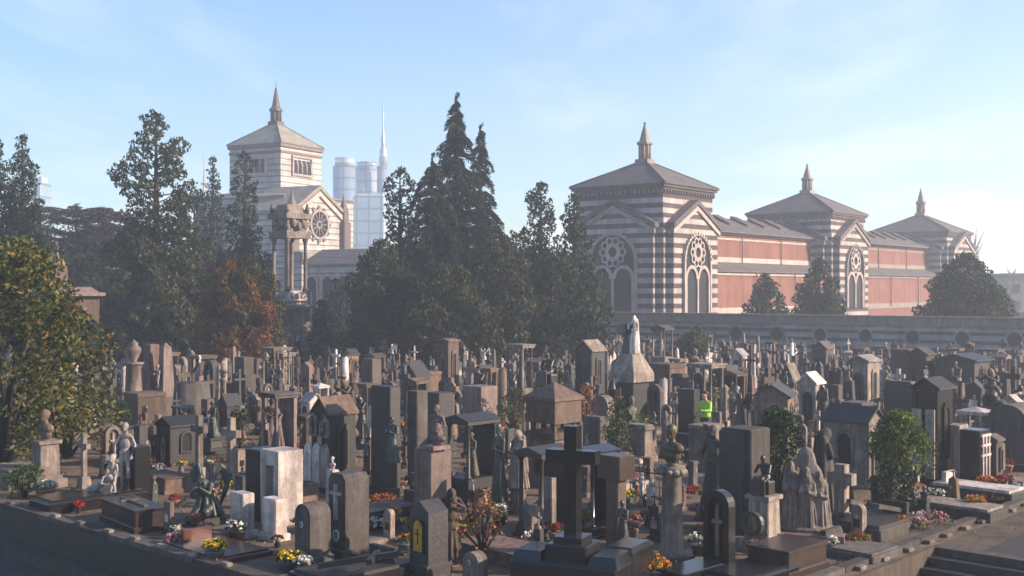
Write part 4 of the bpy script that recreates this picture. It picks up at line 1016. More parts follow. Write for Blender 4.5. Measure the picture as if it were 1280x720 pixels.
# terrace conifers
lumpy('small rounded conifer on the terrace before the first red wing', 957, 106, 342, 54, 'ivy', col_, 60, 330, seed=51, z=1.5, cr=(.4, .75), group='conifers on the terrace')
lumpy('larger conifer on the terrace left of the middle pavilion', 1024, 108, 322, 66, 'ivy', col_, 80, 330, seed=52, z=1.5, cr=(.45, .8), group='conifers on the terrace')
lumpy('broad dark conifer on the terrace hiding the farthest pavilion', 1206, 100, 316, 108, 'ivy', [(0, .9), (.3, 1), (.6, .7), (.85, .4), (1, .1)], 110, 330, seed=53, z=1.5, group='conifers on the terrace')
lumpy('round clipped dark bush before the striped terrace wall', 866, 74, 414, 50, 'shrub', egg, 50, 480, seed=54, leaf=(.09, .045), cr=(.45, .7), cat='bush', name='clipped_bush')
for i, (x, D, yt, lab) in enumerate(((1218, 250, 285, 'bare leafless tree above the far pavilion roof'), (1265, 300, 330, 'faint hazy leafless tree at the far right'))):
    t, s = treeroot('bare_tree', lab, 'tree', x, D, None, 0); h = (HY - yt) / s + H; g = random.Random(60 + i); b = MB(); b.path([(0, 0, 0), (0, 0, h * .8)], [.35, .1]); b.build('trunk', 'bark', t); b = MB()
    for k in range(60):
        a = g.uniform(0, 6.3); z0 = h * g.uniform(.25, .75); L = h * g.uniform(.12, .3); b.path([(0, 0, z0), (L * .3 * math.cos(a), L * .3 * math.sin(a), z0 + L * .6), (L * .5 * math.cos(a), L * .5 * math.sin(a), z0 + L)], [.12, .07, .02], 4)
    b.build('branches', 'bark', t)
# magnolia
def broad(label, x, yb, ytop, wpx, mat, nc, per, leaf, seed, cat='shrub', name='shrub', low=.15, cr=(.2, .4), spread=None, hang=0, flowers=None, flat=.85, stems=5, bottom=.1):
    loc, s = gpos(x, yb); t = thing(name, label, cat, loc); OCC.append((loc[0], loc[1], wpx / s * .35)); g = random.Random(seed); h = (yb - ytop) / s; Rm = wpx / 2 / s; cs = []; rs = []
    for i in range(nc):
        f = low + (1 - low) * g.random() ** .8; a = g.uniform(0, 2 * PI); r = Rm * math.sqrt(max(.02, 1 - ((f - .45) / .58) ** 2)) * g.uniform(.3, 1) ** .5
        R_ = g.uniform(*cr); cs.append(((r - R_ * .5) * math.cos(a), (r - R_ * .5) * math.sin(a), max(R_ * .8, f * h - R_ * .4))); rs.append(R_)
    C = clumps(np.array(cs), rs, per, flat); leafobj('foliage' if cat != 'tree' else 'crown', C, leaf[0], leaf[1], mat, t, hang=hang)
    b = MB(); k = 0
    for c in random.Random(1).sample(cs, min(len(cs), stems * 3)): b.path([(c[0] * .05, c[1] * .05, 0), (c[0] * .3, c[1] * .3, c[2] * .5), c], [.02 + h * .012, .015 + h * .006, .01], 5)
    b.build('trunk' if cat == 'tree' else 'stem', 'bark', t)
    if flowers:
        Cf = C[rng.choice(len(C), min(len(C), flowers[1]), False)]; leafobj('blossoms', Cf * 1.04, flowers[2], flowers[2] * .8, flowers[0], t)
    return t
broad('large glossy leaved magnolia tree filling the left edge', 2, 592, 300, 236, 'magnolia', 300, 240, (.1, .042), 71, 'tree', 'magnolia_tree', .06, (.26, .6), flat=.85, stems=8)
broad('lower magnolia with bronze tinted leaves reaching right from the left edge', 84, 572, 388, 138, 'magnolia', 120, 240, (.1, .042), 72, 'tree', 'magnolia_tree', .1, (.26, .48))
# ------------------------------------------------------------------ monuments placed by hand from the photograph
G = 'gravestone'
# far left and left foreground
P('statue', 'bust_monument', 'stone bust of a man on tapered pedestal at the left, standing before the magnolia', 'bust', 57, 608, 97, 44, 'brown', fig='bust', ped=.6, m2='pale', mf='brown', med=0, short='the left bust monument', rz=10)
P('cross', 'cross_grave', 'small pale stone cross between the left bust and the white youth statue', 'cross', 105, 614, 72, 26, 'pale', ped=.26, arm=.72, short='the small left cross')
t, h, w, s = P('ledger', 'youth_tomb', 'black slab tomb with white marble youth and child figures', 'tomb', 112, 632, 24, 66, 'black', d=2.6, m2='black', short='the white youth statue tomb')
figure('youth', t, .3, 1.75, 'white', x=.1, y=.9, rz=40); figure('child', t, .3, 1.0, 'white', x=.35, y=.45, rz=20); figure('lean', t, .25, 1.0, 'white', x=-.35, y=.2, rz=100, tilt=55)
P('stele', G, 'plain thick black polished slab standing behind the coffin shaped tomb', G, 171, 625, 68, 32, 'black', med=0, t=.45, short='the plain black slab')
P('box', 'chest_tomb', 'polished brown chest tomb with a bronze crucifix lying on its lid', 'tomb', 167, 656, 28, 46, 'brownpol', d=2.0, cross='gold', rot=40, short='the crucifix chest tomb')
P('box', 'chest_tomb', 'low plain pale stone chest tomb behind the black slab', 'tomb', 205, 612, 20, 40, 'brown', d=1.5, rot=45)
P('cross', 'cross_grave', 'tall pale stone cross, the left of two tall crosses', 'cross', 249, 600, 81, 32, 'pale', ped=.2, arm=.74, med=0, short='the left tall cross')
P('cross', 'cross_grave', 'tall pale stone cross on stepped block, the right of two tall crosses', 'cross', 289, 614, 92, 36, 'pale', ped=.25, arm=.72, short='the right tall cross', steps_n=2)
t, h, w, s = P('statue', 'angel_monument', 'crouching bronze angel with large curved wings on a dark slab', 'angel', 257, 656, 78, 52, 'bronze', fig='crouchangel', ped=.14, rz=35, m2='darkgrey', med=0, short='the crouching bronze angel')
P('ledger', 'ledger_tomb', 'flat polished red granite tomb before the crouching angel', 'tomb', 270, 690, 12, 90, 'redgranite', m2='redgranite', d=2.2, rot=45)
P('stele', G, 'small white marble block stele with carved reeds, left of a pair', G, 303, 670, 55, 30, 'white', t=.32, med=0, top='flat', short='the small marble block pair')
P('stele', G, 'small white marble block stele with carved reeds, right of a pair', G, 343, 674, 52, 32, 'white', t=.32, med=0, top='flat')
t, h, w, s = P(None, 'portal_monument', 'white marble portal with a carved figure beside a black granite slab', 'monument', 345, 652, 92, 54, 'white', short='the white marble portal')
MB().block(-.5, 0, 0, .7, .62, h * .97).build('side_slab', 'black', t)
MB().frame([(-.14, 0), (w * .62, 0), (w * .62, h), (-.14, h)], [(.08, .05), (w * .42, .05), (w * .42, h * .8), (.08, h * .8)], -.34, .34).build('portal', 'white', t)
MB().prism([(.08, .05), (w * .42, .05), (w * .42, h * .8), (.08, h * .8)], .1, .32).build('back_panel', 'ochre', t); figure('robed', t, .08, h * .62, 'pale', x=.32, y=-.05)
t, h, w, s = P('chapel', 'gothic_tomb', 'narrow dark gothic tomb house with two lancet crosses over three white panels', 'tomb', 418, 612, 118, 42, 'darkgrey', d=.9, fin=0, door='white', lancets=0, short='the gothic lancet tomb', g=.5, roof='brown')
for k in (-1, 1):
    f = MB().frame(arch(.3, .62, .2, z=h * .58, x=k * .24, point=.4), arch(.24, .55, .15, z=h * .59, x=k * .24, point=.4), -.57, -.46).build('lancet_window', 'pale', t)
    MB().prism(arch(.24, .55, .15, z=h * .59, x=k * .24, point=.4), -.5, -.455).build('pane', 'white', f); MB().prism(crosspoly(.34, .17, .04, .68, h * .6, k * .24), -.53, -.501).build('lancet_cross', 'iron', f)
for k in (-1, 0, 1): MB().prism(arch(.33, h * .46, .2, z=.16, x=k * .38, point=.3), -.62, -.56).build('marble_panel', 'white', t)
P('stele', G, 'dark gravestone with rounded shoulder and oval portrait, before the lancet tomb', G, 391, 704, 76, 34, 'grey', top='round', t=.5, base='', short='the round shouldered dark stone')
t, h, w, s = P('stele', G, 'thick grey granite stele with slanted top corners, white relief cross and medallion', G, 436, 696, 106, 36, 'grey', top='bevel', t=.6, med=0, short='the white cross stele')
MB().prism(crosspoly(h * .42, .34, .06, .75, h * .46), -.37, -.3).build('relief_cross', 'white', t); medallion(t, .0, -.31, h * .28, .12)
t, h, w, s = P('stele', 'massive_stele', 'massive plain dark grey stone wall tomb left of the tall bust pillar', 'monument', 482, 618, 136, 40, 'darkgrey', t=.38, med=0, short='the massive dark wall tomb')
figure('robed', t, .9, h * .42, 'bronze', x=w * .5, y=-.1, rz=20)
P('stele', 'massive_stele', 'tall light grey stele behind the massive dark wall tomb', 'monument', 522, 604, 116, 20, 'grey', t=.42, med=0)
P('ledger', 'ledger_tomb', 'wide dark grey slab tomb before the massive wall tomb', 'tomb', 486, 652, 30, 60, 'darkgrey', d=2.0, m2='darkgrey')
t, h, w, s = P('stele', 'pillar_monument', 'tall rose stone pillar with a half length man at its top', 'monument', 538, 668, 108, 34, 'rose', t=.5, med=0, short='the tall rose pillar')
figure('bust', t, h, h * .3, 'rose', x=.25, rz=20); MB().block(.2, -.02, h, .42, .5, h * .02 + .05).build('bust_plinth', 'rose', t); t, h, w, s = P(None, 'male_figure_pillar', 'carved standing man emerging from the tall rose pillar block', 'statue', 546, 655, 150, 20, 'rose')
MB().block(0, 0, 0, .5, .5, h * .62).build('block', 'rose', t); figure('standing', t, h * .5, h * .5, 'rose', rz=15)
t, h, w, s = P('stele', G, 'dark stele with pointed top and glowing amber glass arch', G, 536, 716, 92, 38, 'darkgrey', top='gable', t=.5, med=0, short='the amber glass stele')
z = h * .3; f = MB().frame(arch(.34, h * .46, z=z), arch(.28, h * .42, z=z + .03), -.30, -.252).build('arched_window', 'darkgrey', t); MB().prism(arch(.28, h * .42, z=z + .03), -.28, -.253).build('glass_pane', 'amber', f); MB().prism(crosspoly(.3, .16, .022, .68, z + .16), -.292, -.282).build('window_cross', 'iron', f)
t, h, w, s = P('statue', 'mourner_statue', 'leaning pale stone mourner beside the amber glass stele', 'statue', 563, 706, 98, 26, 'brown', fig='lean', ped=.1, med=0, m2='brown', rz=60, short='the leaning mourner')
P('stele', G, 'small pale headstone with rounded top at the bottom edge', G, 594, 727, 38, 30, 'pale', top='round', t=.25, short='the bottom edge headstone')
t, h, w, s = P('aedicule', 'temple_tomb', 'dark grey temple tomb with gable holding a pale statue', 'tomb', 590, 628, 112, 52, 'darkgrey', roof='gable', inner='mother', ped=.3, n=2, mi='pale', short='the dark temple tomb', d=1.1)
t, h, w, s = P('statue', 'bronze_woman_monument', 'slender green bronze woman standing on low pink stone', 'statue', 624, 640, 112, 34, 'pink', fig='robed', mf='bronze', ped=.12, med=0, short='the green bronze woman')
for c_ in t.children:
    if c_.name.startswith('figure'): c_.scale.x *= .68; c_.scale.y *= .7
t, h, w, s = P(None, 'pyramid_mausoleum', 'sandy brown mausoleum with pyramid roof and open slot beneath', 'mausoleum', 692, 606, 128, 66, 'brown', short='the pyramid roofed mausoleum')
w_ = 1.02; MB().block(0, 0, 0, w_, w_, 1.35).build('lower_wall', 'pink', t); b = MB().block(0, 0, 1.35, w_ * 1.16, w_ * 1.16, .18, w1=w_ * 1.1, d1=w_ * 1.1); b.build('ledge', 'brown', t); b = MB()
for sx in (-1, 0, 1):
    for sy in (-1, 1): MB().block(sx * .4, sy * .4, 1.53, .12, .12, .24, .01).build('short_pillar', 'brown', t)
MB().block(0, 0, 1.77, w_ * 1.1, w_ * 1.1, .62).build('upper_wall', 'brown', t); r = MB().block(0, 0, 2.39, w_ * 1.2, w_ * 1.2, .1); r.block(0, 0, 2.49, w_ * 1.18, w_ * 1.18, h - 2.49, w1=.1, d1=.1, c=.01); r.build('roof', 'pink', t)
f = MB().frame(arch(.4, .7, z=.35), arch(.3, .6, z=.4), -w_ / 2 - .05, -w_ / 2 - .003).build('niche', 'brown', t); MB().prism(arch(.3, .6, z=.4), -w_ / 2 - .02, -w_ / 2 - .002).build('niche_panel', 'glass', f)
# central dark cross
t, h, w, s = P(None, 'monumental_cross', 'large plain black granite cross in the bottom centre on a broad stepped tomb', 'cross', 716, 742, 210, 70, 'black', short='the big black cross', rot=-24)
w = 1.5
b = MB(); b.block(0, 0, 0, 2.0, 1.1, .62); b.block(0, 0, .62, .8, .75, .32); b.block(0, 0, .94, .55, .55, .12); b.build('pedestal', 'black', t)
for k in (-1, 1): MB().block(k * .72, -.02, .62, .58, .9, .18, w1=.46, d1=.76).build('shoulder_block', 'black', t)
MB().prism(crosspoly(h - 1.06, .95, .235, .72, 1.06), -.14, .14).build('cross', 'black', t)
P('box', 'chest_tomb', 'dark chest tomb with chamfered lid and bronze relief right of the big black cross', 'tomb', 786, 734, 56, 44, 'black', d=1.0, pitch=.2, short='the chamfered chest tomb', rot=-30)
t, h, w, s = P('aedicule', 'canopy_tomb', 'dark canopied tomb with white plaque behind the big black cross', 'tomb', 680, 668, 112, 54, 'darkgrey', n=2, roof='gable', ped=.12, d=1.0, short='the dark canopied tomb')
MB().block(.1, 0, .3, .42, .16, h * .5).build('inscription_panel', 'pale', t)
P('aedicule', 'canopy_tomb', 'second dark gabled tomb, partly behind the big black cross on its right', 'tomb', 742, 668, 112, 50, 'black', n=2, roof='gable', ped=.12, d=.9)
t, h, w, s = P(None, 'box_post_tomb', 'brown stone box raised on a narrow post right of the big black cross', 'monument', 770, 686, 118, 34, 'brown', short='the box on a post')
MB().block(0, 0, 0, .34, .3, h * .75).build('post', 'brown', t); MB().block(0, 0, h * .75, .62, .55, h * .25).build('box', 'brownpol', t); figure('robed', t, .1, h * .5, 'bronze', x=.35, y=-.2)
t, h, w, s = P('pillar', 'bust_column', 'pale tapering column with garlanded capital bearing a bronze and gilt bust', 'monument', 840, 712, 180, 54, 'pale', cap='bust', m2='darkgrey', mf='gold', r=.3, short='the gilt bust column')
bb = MB()
for k in range(11): a = 2 * PI * k / 11; bb.ell((.23 * math.cos(a), .23 * math.sin(a), h * .7 - .05), (.08, .08, .07), None, 7, 5)
bb.build('garland', 'pale', t)
P('arcs', 'arched_cross_grave', 'dark polished arched frame with a carved cross inside', 'cross', 899, 716, 104, 40, 'black', inner='pale', short='the dark arched frame', led=1.4)
t, h, w, s = P('statue', 'urn_monument', 'pale block with a carved wreath under a dark seated bronze figure', 'monument', 955, 686, 118, 50, 'pale', fig='seated', mf='darkbronze', ped=.58, med=0, short='the wreath block monument')
w = .95; MB().frame(circ(0, h * .3, .26, 18), circ(0, h * .3, .17, 18), -w * .52, -w * .4).build('wreath', 'bronze', t)
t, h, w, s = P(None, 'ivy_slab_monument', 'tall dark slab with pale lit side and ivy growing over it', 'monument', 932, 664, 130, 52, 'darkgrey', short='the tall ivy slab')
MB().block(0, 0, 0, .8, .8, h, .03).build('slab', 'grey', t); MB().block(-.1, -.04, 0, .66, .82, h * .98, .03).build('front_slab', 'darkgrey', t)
t, h, w, s = P('statue', 'angel_statue', 'tall grey angel statue leaning at the left of the ivy slab', 'statue', 892, 650, 128, 36, 'grey', fig='angel', ped=.12, med=0, short='the tall grey angel')
t, h, w, s = P(None, 'veiled_group_monument', 'white marble group of veiled weeping figures on a stepped base', 'monument', 1008, 682, 124, 76, 'pale', short='the veiled marble group', rot=-12)
MB().block(0, -.15, 0, 1.75, 1.5, .18).block(0, 0, .18, 1.5, 1.15, .16).build('base', 'rose', t); q_ = figure('group', t, .33, h - .36, 'pale'); q_.scale = (q_.scale[0] * .82, q_.scale[1] * .82, q_.scale[2])
P('statue', 'draped_woman_statue', 'grey draped woman seen from behind, right of the veiled group', 'statue', 1030, 652, 118, 30, 'grey', fig='veiled', ped=.14, med=0, rz=150, short='the draped woman statue')
P('cross', 'cross_grave', 'thick blocky pale cross right of the veiled group', 'cross', 1052, 662, 82, 36, 'pale', ped=.28, t=.26, arm=.7, short='the thick blocky cross')
P('chapel', 'tomb_house', 'small cream tomb house with steep dark gable roof and ivy', 'tomb', 1067, 606, 100, 46, 'pale', roof='slate', fin=0, g=.42, d=1.4, short='the steep roofed tomb house', rot=40, door='darkbronze')
t, h, w, s = P('chapel', 'tomb_house', 'tall black gabled tomb with white double doors at the right', 'tomb', 1166, 606, 134, 42, 'black', roof='slate', fin=0, door='glass', g=.3, short='the tall black gabled tomb', d=.9)
for k in (-1, 1): MB().prism([(k * .19 - .13, .25), (k * .19 + .13, .25), (k * .19 + .13, h * .72), (k * .19 - .13, h * .72)], -.6, -.54).build('door_leaf', 'white', t)
P('aedicule', 'white_canopy_grave', 'small white four legged stone canopy at the right', 'monument', 1219, 578, 70, 40, 'white', roof='pyramid', ped=.15, short='the white stone canopy')
P('stele', G, 'pale upright block left of the grilled black tomb', G, 1194, 606, 76, 24, 'pale', t=.6, med=0)
t, h, w, s = P('stele', 'grilled_tomb', 'dark box tomb with white openwork grille on its lit side', 'tomb', 1216, 608, 72, 32, 'black', t=.7, med=0, short='the white grilled tomb')
g_ = MB(); hw = .36
for k in (-1, 0, 1): g_.block(w * .5 + .03, k * .2, .25, .05, .06, h - .35, .005)
for k in range(3): g_.block(w * .5 + .03, 0, h * (.55 + k * .17), .05, .6, .06, .005)
g_.build('grille', 'white', t)
P('chapel', 'small_tomb_house', 'little grey tomb house with flat gable right of the grilled tomb', 'tomb', 1240, 606, 62, 26, 'grey', fin=0, roof='grey')
t, h, w, s = P('ledger', 'crucifix_tomb', 'low dark tomb with a long bronze cross leaning over it', 'tomb', 1098, 664, 26, 76, 'darkgrey', d=2.2, m2='grey', short='the leaning bronze cross tomb')
c = MB().prism(crosspoly(2.0, .8, .13, .7), -.05, .05).build('leaning_cross', 'grey', t); c.location = (.15, 1.0, .34); c.rotation_euler = (R(78), 0, R(-12)); c.location = (.2, .95, .36)
t, h, w, s = P('stele', 'portrait_block', 'dark cube tomb with oval portrait under the tall ivy stump', 'tomb', 1107, 642, 46, 36, 'grey', t=.5, short='the portrait cube tomb', top='cornice')
P('statue', 'sphere_head_bust', 'small dark bust on post beside the ivy stump', 'bust', 1155, 650, 44, 18, 'darkgrey', fig='bust', ped=.6, med=0)
P('ledger', 'ledger_tomb', 'low pale slab tomb between the pink flowers and the black gabled tomb', 'tomb', 1188, 642, 22, 60, 'pale', d=2.4, m2='grey', rot=45)
P('ledger', 'ledger_tomb', 'white railed slab tomb under the grilled tomb', 'tomb', 1222, 622, 24, 56, 'white', d=2.2, m2='darkgrey', rot=45)
P('ledger', 'ledger_tomb', 'long pale slab tomb near the right edge under the orange shrub', 'tomb', 1262, 610, 18, 52, 'pale', d=2.2, rot=45)
P('box', 'chest_tomb', 'low dark chest tomb with brightly lit end before the wreath block', 'tomb', 984, 712, 34, 66, 'brownpol', d=1.4, rot=-45, short='the lit end chest tomb')
P('ledger', 'ledger_tomb', 'polished dark slab tomb with vase beside the arched frame', 'tomb', 938, 726, 26, 74, 'black', d=1.8, m2='black')
P('ledger', 'ledger_tomb', 'wide grey kerbed grave planted with flowers at the bottom right', 'tomb', 1068, 692, 16, 84, 'grey', d=1.5, m2='grey', rot=45)
t, h, w, s = P('ledger', 'crucifix_tomb', 'dark tomb at the bottom with a dark metal crucifix lying across it', 'tomb', 440, 722, 22, 96, 'darkgrey', d=2.0, m2='black', short='the fallen crucifix tomb')
c = MB().prism(crosspoly(1.5, .8, .11, .7), -.05, .05).build('lying_cross', 'darkbronze', t); c.location = (.1, -.85, .38); c.rotation_euler = (R(-80), 0, R(-50)); figure('crucified', t, .42, 1.1, 'darkbronze', x=.5, y=-.5, rz=-50, tilt=-80)
# left middle
for x, yb, lab in ((100, 556, 'slanted pale ledger slab beneath the magnolia'), (168, 552, 'slanted pale ledger slab, left of two behind the youth statue'), (200, 549, 'slanted pale ledger slab, right of two behind the youth statue')):
    P('ledger', 'ledger_tomb', lab, 'tomb', x, yb, 18, 42, 'pale', d=2.3, tilt=.35, rot=-60, m2='grey')
P('box', 'chest_tomb', 'low kerb tomb at the very left edge', 'tomb', 20, 606, 24, 50, 'pale', d=1.6, rot=45)
P('pillar', 'domed_pillar', 'tall rose grey pillar with rounded lantern top behind the magnolia edge', 'monument', 167, 528, 104, 28, 'rose', cap='urn', short='the domed rose pillar', r=.45)
P('stele', 'tall_stele', 'tall blank pinkish stele left of the obelisk with white relief', G, 189, 522, 92, 26, 'pink', top='stepped', t=.5, med=0)
t, h, w, s = P('obelisk', 'relief_obelisk', 'tapered rose obelisk with a small white relief figure', 'obelisk', 207, 524, 96, 34, 'rose', med=0, short='the white relief obelisk', ped=.3); figure('child', t, h * .42, h * .3, 'white', y=-.35)
P('box', 'arcaded_chest_tomb', 'sandy chest tomb with small columns behind the orange flowers', 'tomb', 181, 536, 46, 42, 'brown', d=1.2, short='the sandy chest tomb')
P('pillar', 'drum_monument', 'round grey drum shaped tomb with dark bronze group on top', 'monument', 240, 532, 56, 60, 'grey', cap='broken', r=.46, short='the round drum tomb')
P('arcs', 'arched_niche_grave', 'grey arch framing a standing figure left of the slim column', 'monument', 263, 512, 62, 24, 'grey', inner='pale')
P('pillar', 'slim_column', 'slim white column with small statue on stepped base', 'column', 279, 530, 78, 24, 'pale', cap='bust', r=.2, m2='pale', short='the slim white column')
P('aedicule', 'gated_canopy_grave', 'dark stone gateway grave with flat lintel in the left back rows', 'monument', 254, 490, 46, 30, 'grey', n=2, roof='flat')
P('stele', 'bronze_group_monument', 'dark bronze figure group before the round drum tomb', 'monument', 257, 556, 34, 30, 'darkgrey', med=0); 
t, h, w, s = P('statue', 'bronze_group_statue', 'dark green bronze couple statue above the two tall crosses', 'statue', 266, 566, 66, 30, 'darkgrey', fig='mother', mf='bronze', ped=.3, med=0)
P('chapel', 'low_temple_tomb', 'low dark temple tomb with shallow gable left of the tall crosses', 'tomb', 224, 580, 60, 44, 'darkgrey', fin=0, d=1.0, roof='darkgrey', short='the low dark temple tomb', door='pale')
P('stele', 'carved_tomb', 'weathered carved grey block with scrolls, right of the slim column', 'monument', 305, 508, 62, 32, 'grey', t=.6, top='stepped')
P('aedicule', 'canopy_grave', 'open pale frame canopy with flat roof under the rust brown tree', 'monument', 345, 500, 66, 34, 'pale', n=4, roof='flat', ped=.3, short='the open frame canopy')
P('aedicule', 'portal_grave', 'weathered stone portal with arched opening and hanging drapery', 'monument', 348, 574, 84, 44, 'rose', n=2, roof='flat', ped=.12, inner='lean', short='the drapery portal')
t, h, w, s = P('stele', 'octagonal_stele', 'pale octagonal headed stone with dark rosette beside red flowers', G, 384, 502, 50, 20, 'pink', top='gable', t=.3, med=0); MB().prism(circ(0, h * .55, .14, 8), -.2, -.16).build('rosette', 'darkbronze', t)
P('rock', 'rock_grotto_grave', 'craggy brown rock mound with an arch and leaning figure behind the lancet tomb', 'monument', 433, 580, 106, 44, 'brown', fig='lean', mf='brown', short='the craggy rock mound')
P('stele', G, 'tall pinkish grey blank slab behind the rock mound', G, 464, 528, 80, 24, 'rose', med=0, t=.5)
P('statue', 'dark_mourner_statue', 'dark bronze mourning figure left of the massive wall tomb', 'statue', 452, 560, 66, 24, 'darkgrey', fig='lean', mf='darkbronze', ped=.2, med=0)
P('stele', G, 'small round topped pale headstone high in the back rows left of centre', G, 418, 464, 30, 14, 'pale', top='round', med=0)
P('statue', 'carved_angel_grave', 'white carved angel group on scrolled pedestal in the back rows', 'statue', 490, 474, 46, 22, 'white', fig='angel', ped=.45, med=0)
P('cross', 'cross_grave', 'pale cross rising above the back rows left of the white angel', 'cross', 480, 470, 46, 16, 'pale', ped=.3)
P('cross', 'cross_grave', 'thin white cross on white tablet in the back rows', 'cross', 518, 474, 42, 12, 'white', ped=.45, t=.08)
P('box', 'ochre_tomb', 'warm ochre block tomb with leaning dark anchor on top', 'tomb', 536, 506, 42, 24, 'ochre', short='the ochre block tomb', d=.9)
P('chapel', 'tower_tomb', 'tall narrow pink tower tomb with small window openings', 'tomb', 561, 500, 76, 24, 'pink', fin=0, short='the pink tower tomb', g=.1)
P('cross', 'celtic_cross_grave', 'tall ochre celtic cross on tapering foot right of the ochre block', 'cross', 564, 548, 76, 24, 'ochre', ped=.3, celtic=1, short='the ochre celtic cross', arm=.75)
P('cross', 'cross_grave', 'broad pale rose cross standing above a rose slab', 'cross', 589, 512, 64, 28, 'rose', ped=.35, t=.2, short='the broad rose cross')
P('stele', 'massive_stele', 'wide rose slab wall beneath the broad rose cross', G, 600, 536, 54, 36, 'rose', t=.9, med=0)
P('aedicule', 'red_niche_grave', 'ochre framed niche grave with red back panel and crouching figure on top', 'monument', 613, 522, 62, 18, 'ochre', n=2, roof='flat', mr='ochre', ped=.2)
P('stele', G, 'dark grey slab with small bird sculpture on top behind the male figure pillar', G, 549, 560, 70, 28, 'darkgrey', med=0, t=.7)
# centre
t, h, w, s = P(None, 'pyramid_base_monument', 'large truncated pyramid monument, lit face white and shaded face slate, with statues on top', 'monument', 789, 522, 76, 60, 'pale', short='the truncated pyramid monument')
MB().block(0, 0, 0, 1.1, 1.1, 1.55).build('pedestal', 'darkgrey', t); b = MB().block(0, 0, 1.55, 1.4, 1.4, .38); b.block(0, 0, 1.93, 1.38, 1.38, .78, w1=.64, d1=.64); b.build('truncated_pyramid', 'pale', t); q_ = figure('veiled', t, 2.7, 1.65, 'white', x=.14, y=.05, rz=20); q_.scale.x *= .75; q_.scale.y *= .75
figure('angel', t, 2.7, 1.4, 'bronze', x=-.2, y=-.1, rz=-30)
P('aedicule', 'lantern_shrine', 'small pale roofed lantern shrine on a tall pillar before the striped wall', 'shrine', 828, 478, 72, 26, 'rose', ped=.45, roof='gable', short='the roofed lantern shrine')
P('box', 'high_chest_tomb', 'tall brown block tomb below the roofed lantern shrine', 'tomb', 832, 506, 52, 40, 'brown', d=1.2)
P('arcs', 'arched_cross_grave', 'pale arched stele with round opening right of the truncated pyramid', 'monument', 819, 532, 52, 22, 'grey', inner='darkbronze')
t, h, w, s = P('aedicule', 'flat_roofed_frame', 'white flat roofed frame on thin posts behind the worker', 'monument', 884, 540, 86, 40, 'pale', roof='flat', ped=.08, short='the flat roofed frame')
P('obelisk', 'obelisk_grave', 'short cream obelisk with bust right of the worker', 'obelisk', 906, 540, 60, 22, 'pale', med=0, short='the short cream obelisk')
P('stele', 'dark_pylon', 'dark grey pylon block with stepped top behind the cream obelisk', 'monument', 905, 520, 64, 36, 'darkgrey', t=1.0, med=0, top='stepped')
P('stele', 'tall_stele', 'wide dark green slab left of the worker', G, 861, 552, 66, 26, 'darkbronze', t=.4, med=0)
P('box', 'high_chest_tomb', 'plain pale block in front of the worker', 'tomb', 884, 588, 58, 34, 'pale', d=.9, cover=.08, short='the pale block before the worker')
P('statue', 'angel_statue', 'brown grey angel with folded wings right of the worker', 'statue', 925, 560, 74, 24, 'rose', fig='angel', ped=.3, med=0)
P('statue', 'white_statue_grave', 'white child statue on post standing above the ivy slab', 'statue', 922, 540, 58, 16, 'white', fig='child', ped=.4, med=0)
P('chapel', 'arched_chapel', 'pink stone chapel with grey roof and dark arched doorway', 'chapel', 968, 560, 82, 52, 'pink', roof='slate', fin=0, door='glass', g=.3, short='the pink arched chapel', rot=-20, d=1.7)
P('chapel', 'white_tomb_chapel', 'white tomb chapel with grey arched front and red lit side door', 'chapel', 1080, 520, 76, 34, 'pale', roof='white', fin=0, door='grey', g=.2, short='the white tomb chapel', panel='redgranite', d=1.0)
P('box', 'high_chest_tomb', 'grey block tomb below the white tomb chapel', 'tomb', 1072, 548, 46, 30, 'grey', d=.9)
P('chapel', 'grey_chapel', 'hazy grey chapel with round gable against the striped wall', 'chapel', 1029, 484, 58, 24, 'grey', roof='grey', fin=0, short='the hazy grey chapel', g=.4)
P('chapel', 'pointed_brown_grave', 'sharp pointed pale gabled grave left of the tomb chapel', 'monument', 988, 512, 60, 22, 'pale', fin=0, g=1.0, short='the sharp gabled grave')
P('statue', 'dark_bronze_statue', 'dark bronze figure before a slab right of the sharp gabled grave', 'statue', 1028, 548, 68, 20, 'darkgrey', fig='veiled', mf='darkbronze', ped=.25, med=0)
P('pillar', 'lantern_pillar', 'brown square pillar with white capital in the right back rows', 'column', 1043, 512, 68, 16, 'brown', cap='flame', r=.5)
P('stele', 'brick_pillar', 'tall brown brick textured block before the striped wall', 'monument', 1131, 496, 60, 26, 'brown', t=1.0, med=0, short='the tall brown block')
P('chapel', 'arched_back_chapel', 'faint grey gabled tomb right of the tall brown block', 'chapel', 1152, 498, 64, 30, 'grey', fin=0, roof='grey', g=.3)
P('chapel', 'dark_mausoleum', 'wide dark flat gabled mausoleum in haze at the right', 'mausoleum', 1204, 500, 58, 62, 'darkgrey', fin=0, roof='darkgrey', door='glass', g=.12, short='the wide dark mausoleum')
P('stele', 'massive_stele', 'broad dark green slab left of the tall black gabled tomb', G, 1126, 556, 80, 40, 'darkgrey', t=.4, med=0, top='bevel')
P('rock', 'sculpted_mound', 'large dark sculpted mound with figures at the right', 'monument', 1240, 566, 106, 74, 'darkgrey', fig='lean', mf='rose', short='the dark sculpted mound')
P('statue', 'stone_woman_statue', 'weathered standing woman statue left of the wide mausoleum', 'statue', 1190, 540, 80, 24, 'brown', fig='mother', ped=.35, med=0)
P('cross', 'cross_grave', 'slender pale latin cross right of the tall black gabled tomb', 'cross', 1200, 566, 90, 24, 'grey', ped=.2, t=.12)
P('cross', 'cross_grave', 'white flared cross before the striped wall, right of the clipped bush', 'cross', 942, 488, 58, 14, 'white', ped=.3, flare=.2)
